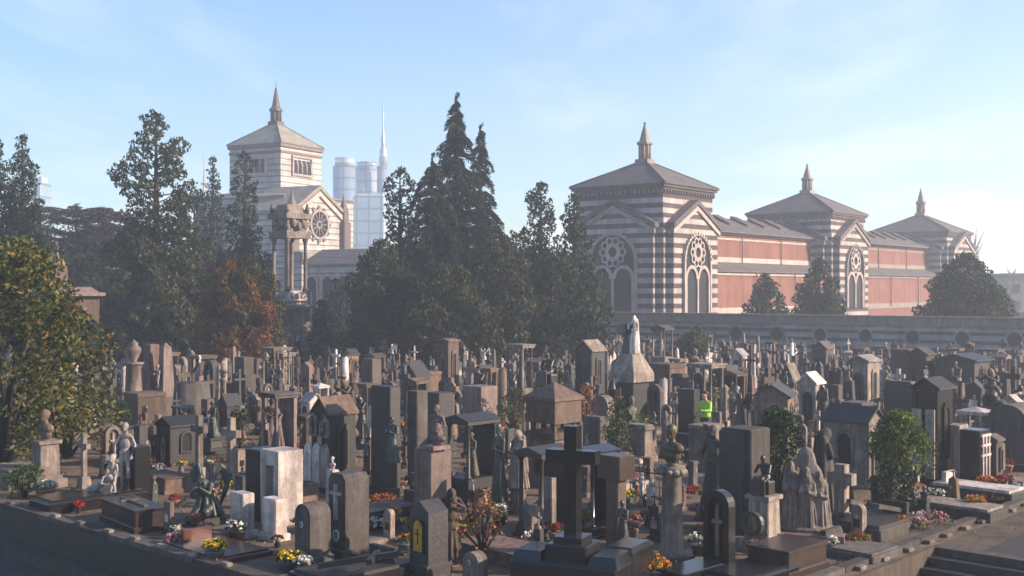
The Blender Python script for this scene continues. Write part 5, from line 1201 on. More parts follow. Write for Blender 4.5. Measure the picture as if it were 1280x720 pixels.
P('cross', 'cross_grave', 'pale cross on rose plinth before the striped wall', 'cross', 967, 490, 60, 14, 'rose', ped=.5)
P('stele', 'right_edge_tomb', 'pale grey domed block at the right frame edge', 'monument', 1268, 584, 80, 52, 'grey', top='round', t=1.2, med=0, short='the right edge domed block')
P('aedicule', 'right_edge_canopy', 'white pillared grave before the striped wall at the far right', 'monument', 1240, 480, 44, 26, 'pale', roof='flat')
P('stele', G, 'low grey ribbed stone bench tomb right of the pyramid roofed mausoleum', 'tomb', 800, 576, 46, 34, 'pale', t=.5, med=0, top='cornice', short='the ribbed bench tomb')
P('stele', G, 'grey tablet with dark relief cross, right of the pyramid roofed mausoleum', G, 744, 580, 60, 30, 'grey', t=.4, med=0, short='the dark relief tablet')
P('statue', 'seated_bronze_monument', 'dark seated bronze on rounded pedestal behind the pyramid roofed mausoleum', 'statue', 685, 524, 84, 36, 'grey', fig='seated', mf='darkbronze', ped=.5, base='round', med=0)
P('aedicule', 'lit_canopy_grave', 'tall pale canopy tomb, sunlit, left of the seated bronze', 'monument', 652, 514, 84, 28, 'pale', roof='flat', ped=.35, inner='robed', n=4, mi='darkbronze')
P('chapel', 'dark_gabled_tomb', 'dark steep gabled tomb house left of the truncated pyramid', 'tomb', 738, 500, 76, 34, 'darkgrey', fin=0, roof='pale', g=.4)
P('cross', 'cross_grave', 'small pink cross before the orange autumn shrub', 'cross', 739, 530, 60, 12, 'pink', ped=.3, t=.1)
P('statue', 'angel_statue', 'pale angel on the pedestal at the right of the dark gabled tomb', 'statue', 758, 492, 64, 22, 'rose', fig='angel', ped=.4, med=0)
P('stele', G, 'ivy covered pale tablet left of the truncated pyramid', G, 754, 556, 62, 28, 'rose', top='round', t=.4, med=0)
P('statue', 'nun_statue', 'pale statue with crossed arms on black plinth near the box on a post', 'statue', 648, 640, 104, 26, 'pale', fig='veiled', ped=.3, med=0)
P('box', 'kerb_tomb', 'pale kerbed grave behind the rose bush', 'tomb', 640, 700, 18, 70, 'pink', d=2.4, rot=45)

# column monument on the left
X, D = (362 - 640) / F * 90, 90
t = thing('column_canopy_monument', 'tall tiered monument with columns carrying a carved stone canopy', 'monument', (X, D, 0), -42); OCC.append((X, D, 2))
b = MB(); b.block(0, 0, 0, 4.0, 4.0, 1.2, w1=3.4, d1=3.4); b.block(0, 0, 1.2, 3.2, 3.2, 1.3, w1=2.6, d1=2.6); b.block(0, 0, 2.5, 2.3, 2.3, 1.4); b.block(0, 0, 3.9, 2.7, 2.7, .3); b.build('base', 'pale', t)
f = MB().frame(circ(0, 3.2, .5), circ(0, 3.2, .36), -1.25, -1.152).build('oval_medallion', 'trim', t); MB().prism(circ(0, 3.2, .36), -1.2, -1.153).build('medallion_face', 'darkbronze', f)
b = MB(); b.block(0, 0, 4.2, 1.7, 1.7, .3); b.block(0, 0, 4.5, 2.1, 2.1, .8, w1=1.6, d1=1.6)
for k in range(14): a = 2 * PI * k / 14; b.ell((1.05 * math.cos(a), 1.05 * math.sin(a), 4.9), (.2, .2, .25), None, 7, 5)
b.build('sarcophagus', 'trim', t)
for sx in (-1, 1):
    for sy in (-1, 1): MB().lathe(sx * .85, sy * .85, [(.24, 5.3), (.22, 5.45), (.15, 5.55), (.13, 8.9), (.2, 9.05), (.25, 9.3)], 12).build('column', 'pale', t)
b = MB(); b.block(0, 0, 9.3, 2.3, 2.3, .5); b.block(0, 0, 9.8, 1.9, 1.9, 1.0); b.block(0, 0, 10.8, 2.4, 2.4, .4); b.block(0, 0, 11.2, 1.9, 1.9, .7, w1=1.3, d1=1.3)
for k in range(16): a = 2 * PI * k / 16; b.ell((1.15 * math.cos(a), 1.15 * math.sin(a), 10.2 + .25 * (k % 2)), (.25, .25, .35), None, 7, 5)
b.build('canopy', 'pale', t)
for sx in (-1, 1):
    for sy in (-1, 1): MB().lathe(sx * .95, sy * .95, [(.12, 11.2), (.2, 11.5), (.05, 12.0)], 8).build('corner_urn', 'rose', t)
X, D = (76 - 640) / F * 74, 74
t = thing('tower_tomb', 'stepped brown mausoleum with small tower rising behind the magnolia', 'mausoleum', (X, D, 0), -40); OCC.append((X, D, 2))
b = MB(); b.block(0, 0, 0, 3.4, 3.4, 5.0); b.build('wall', 'brown', t); b = MB(); b.block(.3, 0, 5.0, 3.7, 3.7, .22); b.block(.3, 0, 5.22, 3.2, 3.2, .35, w1=2.4, d1=2.4); b.build('cornice', 'rose', t); MB().block(-.5, 0, 5.5, 1.1, 1.1, 1.6, w1=.9, d1=.9).build('tower', 'brown', t); figure('robed', t, 7.1, 1.3, 'rose', x=-.5)
f = MB().frame(arch(1.3, 2.8, z=.3), arch(1.0, 2.5, z=.4), -1.8, -1.704).build('door_surround', 'rose', t); MB().prism(arch(1.0, 2.5, z=.4), -1.75, -1.703).build('door', 'iron', f)
# iron fence near the middle
t = thing('iron_railing', 'dark wrought iron railing around a grave left of the gilt bust column', 'railing', gpos(806, 628)[0], -45)
b = MB()
for i in range(15): b.tube((-1.1 + i * .157, 0, 0), (-1.1 + i * .157, 0, .85), .014, .014, 5); b.lathe(-1.1 + i * .157, 0, [(.03, .85), (.03, .88), (.002, .97)], 5)
b.build('bars', 'iron', t); MB().tube((-1.15, 0, .15), (1.15, 0, .15), .018, n=5).tube((-1.15, 0, .78), (1.15, 0, .78), .018, n=5).build('rails', 'iron', t)
t = thing('cross_stele_marker', 'thin wrought iron cross standing in the left middle rows', 'cross', gpos(231, 566)[0], -45); MB().prism(crosspoly(1.3, .6, .05, .7), -.02, .02).build('cross', 'iron', t); MB().block(0, 0, 0, .3, .3, .15).build('base', 'grey', t); OCC.append((*t.location[:2], .5))

# the worker in a hi-vis jacket
loc, s = gpos(882, 566); P('ledger', 'ledger_tomb', 'low grey slab grave on which the hi-vis worker stands', 'tomb', 882, 572, 16, 34, 'grey'); t = thing('person', 'worker in a lime yellow hi-vis jacket and dark trousers among the graves', 'person', (loc[0], loc[1], .27), -55); OCC.append((loc[0], loc[1], 1.0))
M['skin'] = plain('skin', (.42, .25, .18), .55, var=.1); M['hivis'] = plain('hivis_fabric', (.27, .52, .03), .7, var=.1); M['trousers'] = plain('dark_trousers', (.03, .035, .05), .9); M['hair'] = plain('dark_hair', (.03, .022, .016), .7)
figure('worker', t, 0, 1.76, 'skin', name='body')
def fig_jacket():
    b = MB(); b.ell((0, 0, .98), (.2, .155, .18)); b.ell((0, 0, 1.2), (.2, .155, .26)); b.ell((0, .01, 1.38), (.235, .13, .11))
    for s in (-1, 1): _cap(b, (s * .19, .01, 1.38), (s * .27, -.07, 1.15), .078, .062)
    _cap(b, (-.27, -.07, 1.15), (-.18, -.25, 1.09), .062, .05); _cap(b, (.28, -.08, 1.16), (.22, -.27, 1.16), .062, .05); return b
def fig_trousers():
    b = MB()
    for s in (-1, 1): _cap(b, (s * .09, 0, .92), (s * .11, -.03, .5), .105, .08); _cap(b, (s * .11, -.03, .5), (s * .12, .02, .13), .08, .065)
    b.ell((0, 0, .93), (.185, .145, .12)); return b
for kd, mt in (('jacket', 'hivis'), ('trousers', 'trousers')):
    me, mh, _ = fig_mesh(kd); o = bpy.data.objects.new(kd, me); COL.objects.link(o); o.parent = t; o.material_slots[0].link = 'OBJECT'; o.material_slots[0].material = M[mt]
MB().ell((0, -.01, 1.73), (.1, .115, .08)).ell((0, .02, 1.7), (.098, .1, .1)).build('hair', 'hair', t)
b = MB(); b.lathe(0, 0, [(.2, 0), (.2, .02), (.206, .02), (.206, 0)], 16, 1, .78); q_ = b.build('reflective_band', 'porcelain', t); q_.location.z = 1.12

# shrubs and climbing plants
broad('sparse rose bush with red and yellow leaves at the bottom centre', 604, 702, 628, 70, 'lime', 34, 150, (.04, .02), 81, cr=(.12, .22), flowers=('f_rust', 260, .045), name='rose_bush', low=.4)
broad('ivy crown growing over the tall slab left of the veiled group', 972, 648, 512, 84, 'ivy', 110, 330, (.06, .035), 82, cr=(.16, .3), low=.5, name='ivy_plant', cat='ivy')
broad('large clipped yellow green bush on an ivy stump at the right', 1126, 640, 516, 88, 'lime', 130, 420, (.055, .03), 83, cr=(.18, .32), low=.55, name='clipped_bush', cat='bush')
broad('ivy trailing down the stump under the clipped bush', 1118, 643, 575, 60, 'ivy', 90, 400, (.05, .03), 84, cr=(.12, .22), low=.05, name='ivy_plant', cat='ivy')
broad('narrow ivy covered column right of the tall black gabled tomb', 1183, 604, 538, 24, 'ivy', 40, 500, (.05, .03), 85, cr=(.1, .17), low=.1, name='ivy_plant', cat='ivy')
broad('fresh green shrub right of the pyramid roofed mausoleum', 772, 590, 500, 44, 'shrub', 50, 330, (.06, .03), 86, cr=(.14, .26), low=.3)
broad('orange autumn shrub by the small pink cross', 733, 560, 484, 26, 'autumn', 24, 330, (.06, .035), 87, cr=(.12, .22), low=.4)
broad('dark green shrub left of the pyramid roofed mausoleum', 640, 540, 484, 44, 'shrub', 40, 330, (.06, .035), 88, cr=(.16, .28))
broad('round trimmed plant in front of the grilled tomb', 1222, 608, 576, 26, 'autumn', 24, 420, (.04, .025), 89, cr=(.1, .16))
broad('low leafy shrub at the foot of the magnolia', 30, 622, 580, 60, 'shrub', 30, 260, (.06, .035), 90, cr=(.16, .28))
broad('young dark conifer shrub left of the sandy chest tomb', 152, 546, 500, 24, 'ivy', 30, 420, (.06, .03), 91, cr=(.14, .24))
broad('dark ivy covered mound over the left middle graves', 300, 560, 510, 34, 'ivy', 34, 380, (.06, .03), 92, cr=(.14, .24))
broad('small olive shrub beside the dark temple tomb', 645, 600, 560, 30, 'shrub', 24, 380, (.05, .03), 93, cr=(.12, .2))
broad('green shrub in the back rows before the central cedars', 700, 500, 458, 36, 'shrub', 30, 280, (.07, .04), 94, cr=(.2, .32))

# ------------------------------------------------------------------ potted flowers
def pot(name, label, cat, loc, r, h, fm, lm='shrub', pm='terracotta', n=60, group=None, seed=1, kind='pot'):
    t = thing(name, label, cat, loc, 0, group); g = np.random.default_rng(seed)
    if kind == 'pot': MB().lathe(0, 0, [(r * .55, 0), (r * .8, h * .42), (r * .88, h * .45), (r * .7, h * .45)], 10).build('pot', pm, t); z0 = h * .6
    elif kind == 'vase': MB().lathe(0, 0, [(r * .3, 0), (r * .5, h * .2), (r * .3, h * .45), (r * .42, h * .5), (r * .3, h * .5)], 10).build('vase', pm, t); z0 = h * .68
    else: z0 = h * .4
    d = g.normal(size=(n * 3, 3)); d /= np.linalg.norm(d, axis=1)[:, None]; d[:, 2] = np.abs(d[:, 2]) * (1 if kind != 'bed' else .8); C = d * (r * g.uniform(.6, 1.0, n * 3))[:, None]; C[:, 2] = C[:, 2] * .8 * (h - z0) / r + z0 - .02
    leafobj('leaves', C, .05, .028, lm, t)
    k = g.choice(len(C), n, False); Cb = C[k] * 1.06; Cb[:, 2] = C[k][:, 2] + .02
    P2 = np.repeat(Cb, 5, 0) + g.normal(size=(n * 5, 3)) * .016; leafobj('blossoms', P2, .03, .022, fm, t); return t
FL = [ # x, yb, r, h, petals, leaves, pot, label, kind
 (268, 702, .26, .5, 'f_yellow', 'shrub', 'plastic', 'bright yellow flowers in a pot at the bottom left', 'pot'),
 (222, 682, .32, .35, 'f_pink', 'shrub', 'iron', 'pink and white flower bed before the crucifix chest tomb', 'bed'),
 (272, 652, .16, .3, 'f_white', 'shrub', 'iron', 'white and pink bouquet at the foot of the crouching angel', 'vase'),
 (238, 572, .2, .3, 'f_white', 'shrub', 'iron', 'white flowers at the foot of the left tall cross', 'pot'),
 (818, 728, .3, .55, 'f_orange', 'lime', 'plastic', 'bright orange chrysanthemums at the bottom right of centre', 'pot'),
 (57, 622, .34, .5, 'f_white', 'lime', 'terracotta', 'white flowered leafy plant before the left bust monument', 'pot'),
 (98, 642, .12, .3, 'f_red', 'shrub', 'redgranite', 'small red flowers beside the black youth tomb', 'vase'),
 (362, 712, .3, .4, 'f_yellow', 'ivy', 'plastic', 'yellow and green bouquet at the bottom left of centre', 'pot'),
 (380, 716, .2, .35, 'f_white', 'ivy', 'plastic', 'white bouquet beside the yellow one at the bottom', 'pot'),
 (788, 672, .2, .42, 'f_pink', 'lime', 'terracotta', 'pink potted flowers right of the big black cross', 'pot'),
 (794, 668, .16, .46, 'f_rust', 'shrub', 'plastic', 'rust coloured flowers in a tall vase left of the gilt bust column', 'vase'),
 (866, 622, .32, .4, 'f_red', 'shrub', 'iron', 'deep red flowers right of the gilt bust column', 'bed'),
 (884, 634, .24, .5, 'f_yellow', 'shrub', 'plastic', 'yellow flowers in a vase right of the gilt bust column', 'vase'),
 (874, 650, .2, .4, 'f_pink', 'shrub', 'plastic', 'pink and white bouquet in front of the yellow flowers', 'vase'),
 (982, 668, .22, .55, 'f_white', 'lime', 'plastic', 'white lilies at the foot of the veiled marble group', 'vase'),
 (1115, 640, .2, .55, 'f_purple', 'lime', 'plastic', 'purple ribboned bouquet before the portrait cube tomb', 'vase'),
 (1163, 660, .5, .5, 'f_pink', 'shrub', 'iron', 'large mass of pink flowers near the right kerb', 'bed'),
 (1145, 664, .32, .42, 'f_pink', 'lime', 'iron', 'smaller pale pink flowers left of the large pink mass', 'bed'),
 (1190, 644, .36, .35, 'f_rust', 'lime', 'iron', 'orange pink flower bed right of the large pink mass', 'bed'),
 (1219, 642, .24, .5, 'f_orange', 'lime', 'terracotta', 'orange yellow flowers in a pot beside the right kerb', 'pot'),
 (1232, 616, .26, .5, 'f_orange', 'shrub', 'plastic', 'orange flowers under the white grilled tomb', 'pot'),
 (1244, 628, .42, .35, 'f_rust', 'shrub', 'iron', 'salmon flower bed by the right kerb', 'bed'),
 (1268, 622, .36, .5, 'f_white', 'ivy', 'iron', 'white flowers with dark leaves at the right frame edge', 'bed'),
 (1256, 612, .25, .45, 'f_red', 'shrub', 'plastic', 'red flowers near the right frame edge', 'pot'),
 (1072, 684, .3, .4, 'f_rust', 'lime', 'terracotta', 'rust and yellow flowers in the bottom right kerbed grave', 'bed'),
 (1086, 668, .34, .35, 'f_white', 'ivy', 'iron', 'white flowers with dark leaves on the leaning cross tomb', 'bed'),
 (994, 700, .18, .42, 'f_pink', 'shrub', 'darkbronze', 'pink flowers in a dark vase beside the lit chest tomb', 'vase'),
 (1040, 694, .12, .4, 'f_white', 'ivy', 'darkbronze', 'dark bronze grave lantern vase right of the lit chest tomb', 'vase'),
 (1092, 586, .32, .45, 'f_pink', 'shrub', 'iron', 'pink flowers right of the steep roofed tomb house', 'bed'),
 (1198, 594, .3, .4, 'f_red', 'shrub', 'iron', 'red flowers at the foot of the pale upright block', 'bed'),
 (135, 546, .3, .35, 'f_rust', 'shrub', 'terracotta', 'round rust coloured plant beneath the magnolia branches', 'pot'),
 (180, 548, .7, .45, 'f_orange', 'lime', 'iron', 'row of orange flowers before the sandy arcaded chest tomb', 'bed'),
 (210, 546, .5, .4, 'f_rust', 'lime', 'iron', 'rust flowers right of the orange row', 'bed'),
 (270, 582, .4, .4, 'f_rust', 'shrub', 'iron', 'rusty flowers between the two tall crosses', 'bed'),
 (374, 492, .6, .9, 'f_red', 'ivy', 'iron', 'vivid red flowers left of the octagonal stele', 'bed'),
 (345, 556, .5, .5, 'f_red', 'ivy', 'iron', 'crimson flowers above the white marble portal', 'bed'),
 (478, 640, .5, .6, 'f_rust', 'autumn', 'iron', 'dry twiggy rust plant behind the white cross stele', 'bed'),
 (470, 664, .3, .4, 'f_white', 'shrub', 'iron', 'withered pale flowers right of the white cross stele', 'bed'),
 (655, 690, .3, .4, 'f_pink', 'shrub', 'iron', 'pink flowers at the left of the black cross base', 'bed'),
 (920, 500, .4, .9, 'f_rust', 'autumn', 'iron', 'orange red plant in the back rows right of the dark pylon', 'bed'),
 (770, 548, .2, .5, 'f_red', 'shrub', 'iron', 'small red flowers by the fresh green shrub', 'bed'),
 (736, 660, .25, .4, 'f_orange', 'autumn', 'iron', 'orange planted bowl behind the big black cross', 'pot')]
for i, (x, yb, r, h, fm, lm, pm, lab, kd) in enumerate(FL):
    loc, s = gpos(x, yb); nm = {'pot': 'potted_flowers', 'vase': 'flower_vase', 'bed': 'flower_bed'}[kd]
    pot(nm, lab, 'flowers', loc, r, h, fm, lm, pm, 40 if yb < 600 else 80, 'flowers on the graves', 100 + i, kd)
# ------------------------------------------------------------------ the many other graves, row by row
MATN = {'pale': 'pale', 'white': 'white marble', 'grey': 'grey', 'pink': 'pink', 'brown': 'brown', 'rose': 'mauve', 'ochre': 'ochre', 'darkgrey': 'dark grey', 'black': 'black'}
mats = ['pale'] * 5 + ['white'] * 4 + ['grey'] * 5 + ['pink'] * 2 + ['brown'] * 4 + ['rose'] * 3 + ['ochre'] + ['darkgrey'] * 7 + ['black'] * 3
def proto_list():
    g = random.Random(99); L_ = []
    def mk(kind, cat, name, desc, h, w, nvar, wt, optf):
        for v in range(nvar):
            m = g.choice(mats); o, extra = optf(g, v); t = thing(name, 'x', cat); K[kind](t, h, w, m, **o)
            L_.append((t, desc.format(m=MATN[m], x=extra), cat, h, w, wt / nvar, h))
    mk('stele', G, 'slender_headstone', 'slender {m} stone topped by {x}', 2.0, .52, 10, 18, lambda g, v: (lambda f: (dict(top=g.choice(['flat', 'taper', 'cornice']), t=g.uniform(.3, .45), fin=f[0], mf=g.choice(['white', 'pale', 'darkbronze', 'bronze', None]), plaque=g.choice([0, 'white'])), f[1]))([('cross', 'a cross'), ('bust', 'a bust'), ('angel', 'an angel'), ('child', 'a child figure'), ('cross', 'a little cross')][v % 5]))
    mk('cross', 'cross', 'slim_cross_grave', 'slim {m} cross{x}', 1.9, .55, 8, 16, lambda g, v: (dict(ped=g.uniform(.15, .3), t=.09, celtic=v % 4 == 0, arm=.72, med=0, steps_n=2), [' with ring', '', ' on two steps', ' with thin arms'][v % 4]))
    mk('rock', 'monument', 'rock_grave', '{m} rock mound with {x}', 1.7, 1.0, 4, 7, lambda g, v: (dict(fig=['lean', None, 'kneel', None][v % 4], mf=g.choice(['white', 'darkbronze', 'pale'])), ['leaning figure', 'cross', 'kneeling figure', 'little cross'][v % 4]))
    mk('stele', G, 'headstone', '{m} {x} headstone', 1.5, .62, 14, 20, lambda g, v: (lambda tp: (dict(top=tp, t=g.uniform(.22, .5), led=1.7 if v % 2 else 0, m2=g.choice(mats), plaque=g.choice([0, 'white', 'black', 0])), {'flat': 'flat topped', 'bevel': 'chamfered', 'round': 'round topped', 'gable': 'pointed', 'taper': 'tapered', 'stepped': 'stepped', 'cornice': 'corniced'}[tp]))(['flat', 'bevel', 'round', 'gable', 'taper', 'stepped', 'cornice'][v % 7]))
    mk('cross', 'cross', 'cross_grave', '{m} stone cross on {x} base', 1.8, .66, 12, 20, lambda g, v: (lambda r: (dict(ped=g.uniform(.22, .5), t=g.uniform(.1, .22), flare=g.choice([0, 0, .2]), rock=r, celtic=g.random() < .25, led=1.7 if v % 3 == 0 else 0, m2=g.choice(mats), med=not r), 'rocky' if r else 'square'))(v % 3 == 1))
    mk('statue', 'statue', 'statue_grave', '{x} on {m} pedestal', 2.0, .66, 14, 26, lambda g, v: (lambda f: (dict(fig=f[0], ped=g.uniform(.3, .5), mf=g.choice(['white', 'pale', 'darkbronze', 'bronze', 'rose', 'grey', 'brown']), rz=g.uniform(-40, 40), m2=None), f[1]))([('robed', 'robed woman statue'), ('angel', 'winged angel statue'), ('bust', 'stone bust'), ('seated', 'seated figure'), ('veiled', 'veiled mourner statue'), ('kneel', 'kneeling figure'), ('standing', 'standing man statue')][v % 7]))
    mk('pillar', 'column', 'column_grave', '{m} column topped by {x}', 2.0, .6, 6, 9, lambda g, v: (lambda c: (dict(cap=c[0], mf=g.choice(['bronze', 'pale', 'darkbronze']), r=g.uniform(.25, .38)), c[1]))([('urn', 'an urn'), ('bust', 'a bust'), ('broken', 'a broken edge')][v % 3]))
    mk('obelisk', 'obelisk', 'obelisk_grave', '{m} obelisk {x}', 2.1, .6, 5, 6, lambda g, v: (dict(ped=g.uniform(.18, .32)), ['on a square base', 'with portrait'][v % 2]))
    mk('chapel', 'chapel', 'chapel_grave', 'small {m} tomb house with {x} roof', 2.1, .95, 8, 5, lambda g, v: (lambda r: (dict(roof=r[0], fin='cross' if v % 2 else 0, door=g.choice(['iron', 'glass', 'darkbronze', 'white']), m2=g.choice(mats), g=g.uniform(.15, .45)), r[1]))([('slate', 'slate'), (None, 'matching stone'), ('brown', 'brown')][v % 3]))
    mk('aedicule', 'shrine', 'shrine_grave', '{m} columned shrine with {x} roof', 2.0, .8, 6, 5, lambda g, v: (lambda r: (dict(n=4 if v % 2 else 2, roof=r, inner=g.choice(['robed', 'veiled', None, 'bust'])), r))(['pyramid', 'flat', 'gable'][v % 3]))
    mk('arcs', 'arch', 'arched_grave', '{m} arched frame with {x} cross', 1.5, .7, 4, 4, lambda g, v: (lambda c: (dict(inner=c, led=1.5 if v % 2 else 0), {'bronze': 'green', 'white': 'white', 'darkbronze': 'dark', 'pale': 'pale'}[c]))(['bronze', 'white', 'darkbronze', 'pale'][v % 4]))
    mk('box', 'tomb', 'chest_tomb', '{m} chest tomb{x}', .75, .9, 4, 6, lambda g, v: (dict(cross='bronze' if v % 2 else None, pitch=.2 * (v % 2), m2=g.choice(mats)), [' with plain lid', ' with lying cross'][v % 2]))
    mk('ledger', 'tomb', 'ledger_tomb', 'low {m} slab grave{x}', .3, .95, 5, 6, lambda g, v: (dict(tilt=.12 * (v % 3), m2=g.choice(mats)), [' lying flat', ' tilted up', ' steeply tilted'][v % 3]))
    return L_
PR = proto_list(); used = set(); GEN = []
def deep_copy(root):
    r = root.copy(); COL.objects.link(r)
    for ch in root.children:
        c = copyobj(ch, r)
        for gch in ch.children: copyobj(gch, c)
    return r
g = random.Random(2024)
weights = [p[5] for p in PR]
cells = []
a = .95
while a < 95:
    b_ = .95
    while b_ < 95:
        cells.append((a + g.uniform(-.32, .32), b_ + g.uniform(-.3, .3))); b_ += 1.42
    a += 1.55
    if int(a / 1.55) % 7 == 6: a += .8
wallp = lambda X, D: (X - 18.2) * .578 + (D - 95) * .816   # signed distance to the terrace wall
cells.sort(key=lambda c: c[0] + c[1])
for a, b_ in cells:
    X, D, _ = pl(a, b_)
    x = 640 + F * X / D; yb = HY + H * F / D
    if x < -25 or x > 1305 or yb > 735 or D > 92 or wallp(X, D) > -3: continue
    if x < 130 and D < 41: continue
    if any((X - ox) ** 2 + (D - oy) ** 2 < (r * .72 + .32) ** 2 for ox, oy, r in OCC): continue
    if D > 76 and x < 430 and g.random() < .45: continue
    tries = 0
    while True:
        k = g.choices(range(len(PR)), weights)[0]; t0, desc, cat, h0, w0, _, _ = PR[k]
        sc_ = g.uniform(.72, 1.12); 
        if D < 36: sc_ *= .55
        elif D < 45: sc_ *= .7
        elif D > 62: sc_ *= .92
        tries += 1
        if D < 34 and cat not in ('tomb', G) and tries < 12: continue
        break
    ln = 1 if g.random() < .72 else -1
    if k in used: t = deep_copy(t0)
    else: t = t0; used.add(k)
    t.location = (X, D, 0); t.scale = (sc_ * g.uniform(.78, 1.05),) * 2 + (sc_ * g.uniform(.9, 1.12),)
    t.rotation_euler = (0, 0, R((-44 if ln > 0 else 46) + g.uniform(-4, 4))); tl_ = random.Random(int(X * 991)); t.rotation_euler.x = R(tl_.uniform(-1.6, 1.6)); t.rotation_euler.y = R(tl_.uniform(-1.6, 1.6))
    OCC.append((X, D, .5)); GEN.append((t, desc, cat, x, yb, h0 * t.scale.z, w0))
def family(t): return [c for ch in t.children for c in ch.children] + list(t.children) + [t]
bpy.data.batch_remove([o for i, p in enumerate(PR) if i not in used for o in family(p[0])])

# small flowers scattered on the graves
fp = []
for i, (fm, lm, nm) in enumerate((('f_red', 'shrub', 'red'), ('f_yellow', 'shrub', 'yellow'), ('f_white', 'ivy', 'white'), ('f_pink', 'lime', 'pink'), ('f_orange', 'shrub', 'orange'), ('f_rust', 'ivy', 'rust'))):
    fp.append([pot(['potted_flowers', 'flower_vase'][i % 2], 'x', 'flowers', (0, 0, 0), .2, .42, fm, lm, ['terracotta', 'plastic', 'darkbronze'][i % 3], 22, 'flowers on the graves', 300 + i, ['pot', 'vase'][i % 2]), nm, False])
FG = []
for i in range(240):
    D = g.uniform(24, 62) if i < 110 else g.uniform(24, 38); x = g.uniform(150, 1270); X = (x - 640) / F * D; yb = HY + H * F / D
    a, b_ = ab(X, D)
    if a < .6 or b_ < .6: continue
    if any((X - ox) ** 2 + (D - oy) ** 2 < .3 ** 2 for ox, oy, r in OCC): continue
    q_ = g.choice(fp)
    if not q_[2]: t = q_[0]; q_[2] = True
    else: t = deep_copy(q_[0])
    t.location = (X, D, .001); k = g.uniform(.7, 1.25); t.scale = (k, k, k); t.rotation_euler.z = g.uniform(0, 6)
    FG.append((t, 'small %s flowers in a %s' % (q_[1], 'pot' if 'pot' in t.name else 'vase'), 'flowers', x, yb, .4, .3)); OCC.append((X, D, .3))

# low plants between the graves
sp = []
for i, mt in enumerate(('shrub', 'ivy', 'lime', 'needle2')):
    t = thing('small_shrub', 'x', 'shrub'); cs = [(g.uniform(-.3, .3), g.uniform(-.3, .3), g.uniform(.2, .85)) for _ in range(14)]
    leafobj('foliage', clumps(np.array(cs), [g.uniform(.14, .26) for _ in cs], 700), .05, .028, mt, t); b = MB()
    for c in cs[:6]: b.path([(0, 0, 0), c], [.025, .008], 4)
    b.build('stem', 'bark', t); sp.append([t, {'shrub': 'mid green', 'ivy': 'dark green', 'lime': 'yellow green', 'needle2': 'olive'}[mt], False])
SG = []
for i in range(60):
    D = g.uniform(36, 86); x = g.uniform(130, 1275); X = (x - 640) / F * D; yb = HY + H * F / D
    if wallp(X, D) > -2 or any((X - ox) ** 2 + (D - oy) ** 2 < .5 ** 2 for ox, oy, r in OCC): continue
    q_ = g.choice(sp)
    if not q_[2]: t = q_[0]; q_[2] = True
    else: t = deep_copy(q_[0])
    k = g.uniform(.7, 1.5); t.location = (X, D, 0); t.scale = (k, k, k * g.uniform(.9, 1.3)); t.rotation_euler.z = g.uniform(0, 6); SG.append((t, 'small %s shrub' % q_[1], 'shrub', x, yb, .9, .6)); OCC.append((X, D, .5))

bpy.data.batch_remove([o for lst_ in (fp, sp) for q_ in lst_ if not q_[2] for o in family(q_[0])])

# dry leaves and grit on the ground and slabs
n = 16000; A_ = rng.uniform(.2, 30, n); B_ = rng.uniform(-.1, 30, n); clus = rng.random(n) < .5
P_ = np.stack([CC.x + E1.x * A_ + E2.x * B_, CC.y + E1.y * A_ + E2.y * B_, np.full(n, .012)], 1)
lo_ = thing('tmp', 'x', 'x'); lt = leafobj('leaf_litter', P_, .034, .02, 'f_rust', None, U=np.tile([1., 0, 0], (n, 1))); bpy.data.objects.remove(lo_)
vv = np.empty(n * 12, np.float32); lt.data.vertices.foreach_get('co', vv); vv = vv.reshape(-1, 3); vv[:, 2] = .012 + (vv[:, 2] - .012) * .25 + .004; lt.data.vertices.foreach_set('co', vv.reshape(-1)); lt['kind'] = 'stuff'
# small stones and weeds on the gravel
n = 9000; A_ = rng.uniform(-1.2, 32, n); B_ = rng.uniform(.2, 32, n); k_ = (A_ > 0) | (B_ > 11.4); A_, B_ = A_[k_], B_[k_]; n = len(A_)
P_ = np.stack([CC.x + E1.x * A_ + E2.x * B_, CC.y + E1.y * A_ + E2.y * B_, np.full(n, .006)], 1)
M['pebble'] = leafmat('grey_brown_pebbles', [(.07, .055, .045), (.14, .115, .09), (.24, .2, .165)], .9, 0)
b = MB(); gp_ = random.Random(6)
for p in P_[:3500]:
    r = gp_.uniform(.012, .04); a = gp_.uniform(0, 6); x_, y_, z_ = p
    b.add([(x_ + r * math.cos(a), y_ + r * math.sin(a), z_), (x_ + r * math.cos(a + 2.1), y_ + r * math.sin(a + 2.1), z_), (x_ + r * math.cos(a + 4.2), y_ + r * math.sin(a + 4.2), z_), (x_, y_, z_ + r * .8)], [(0, 1, 3), (1, 2, 3), (2, 0, 3)])
pb = b.build('pebbles', 'pebble', None); pb['kind'] = 'stuff'
cl_ = P_[rng.choice(n, 260, False)]; W_ = np.repeat(cl_, 14, 0) + rng.normal(size=(260 * 14, 3)) * [.07, .07, 0]; W_[:, 2] = .05
wd = leafobj('weeds', W_, .06, .012, 'shrub', None, U=np.tile([0, 0, 1.], (len(W_), 1))); wd['kind'] = 'stuff'
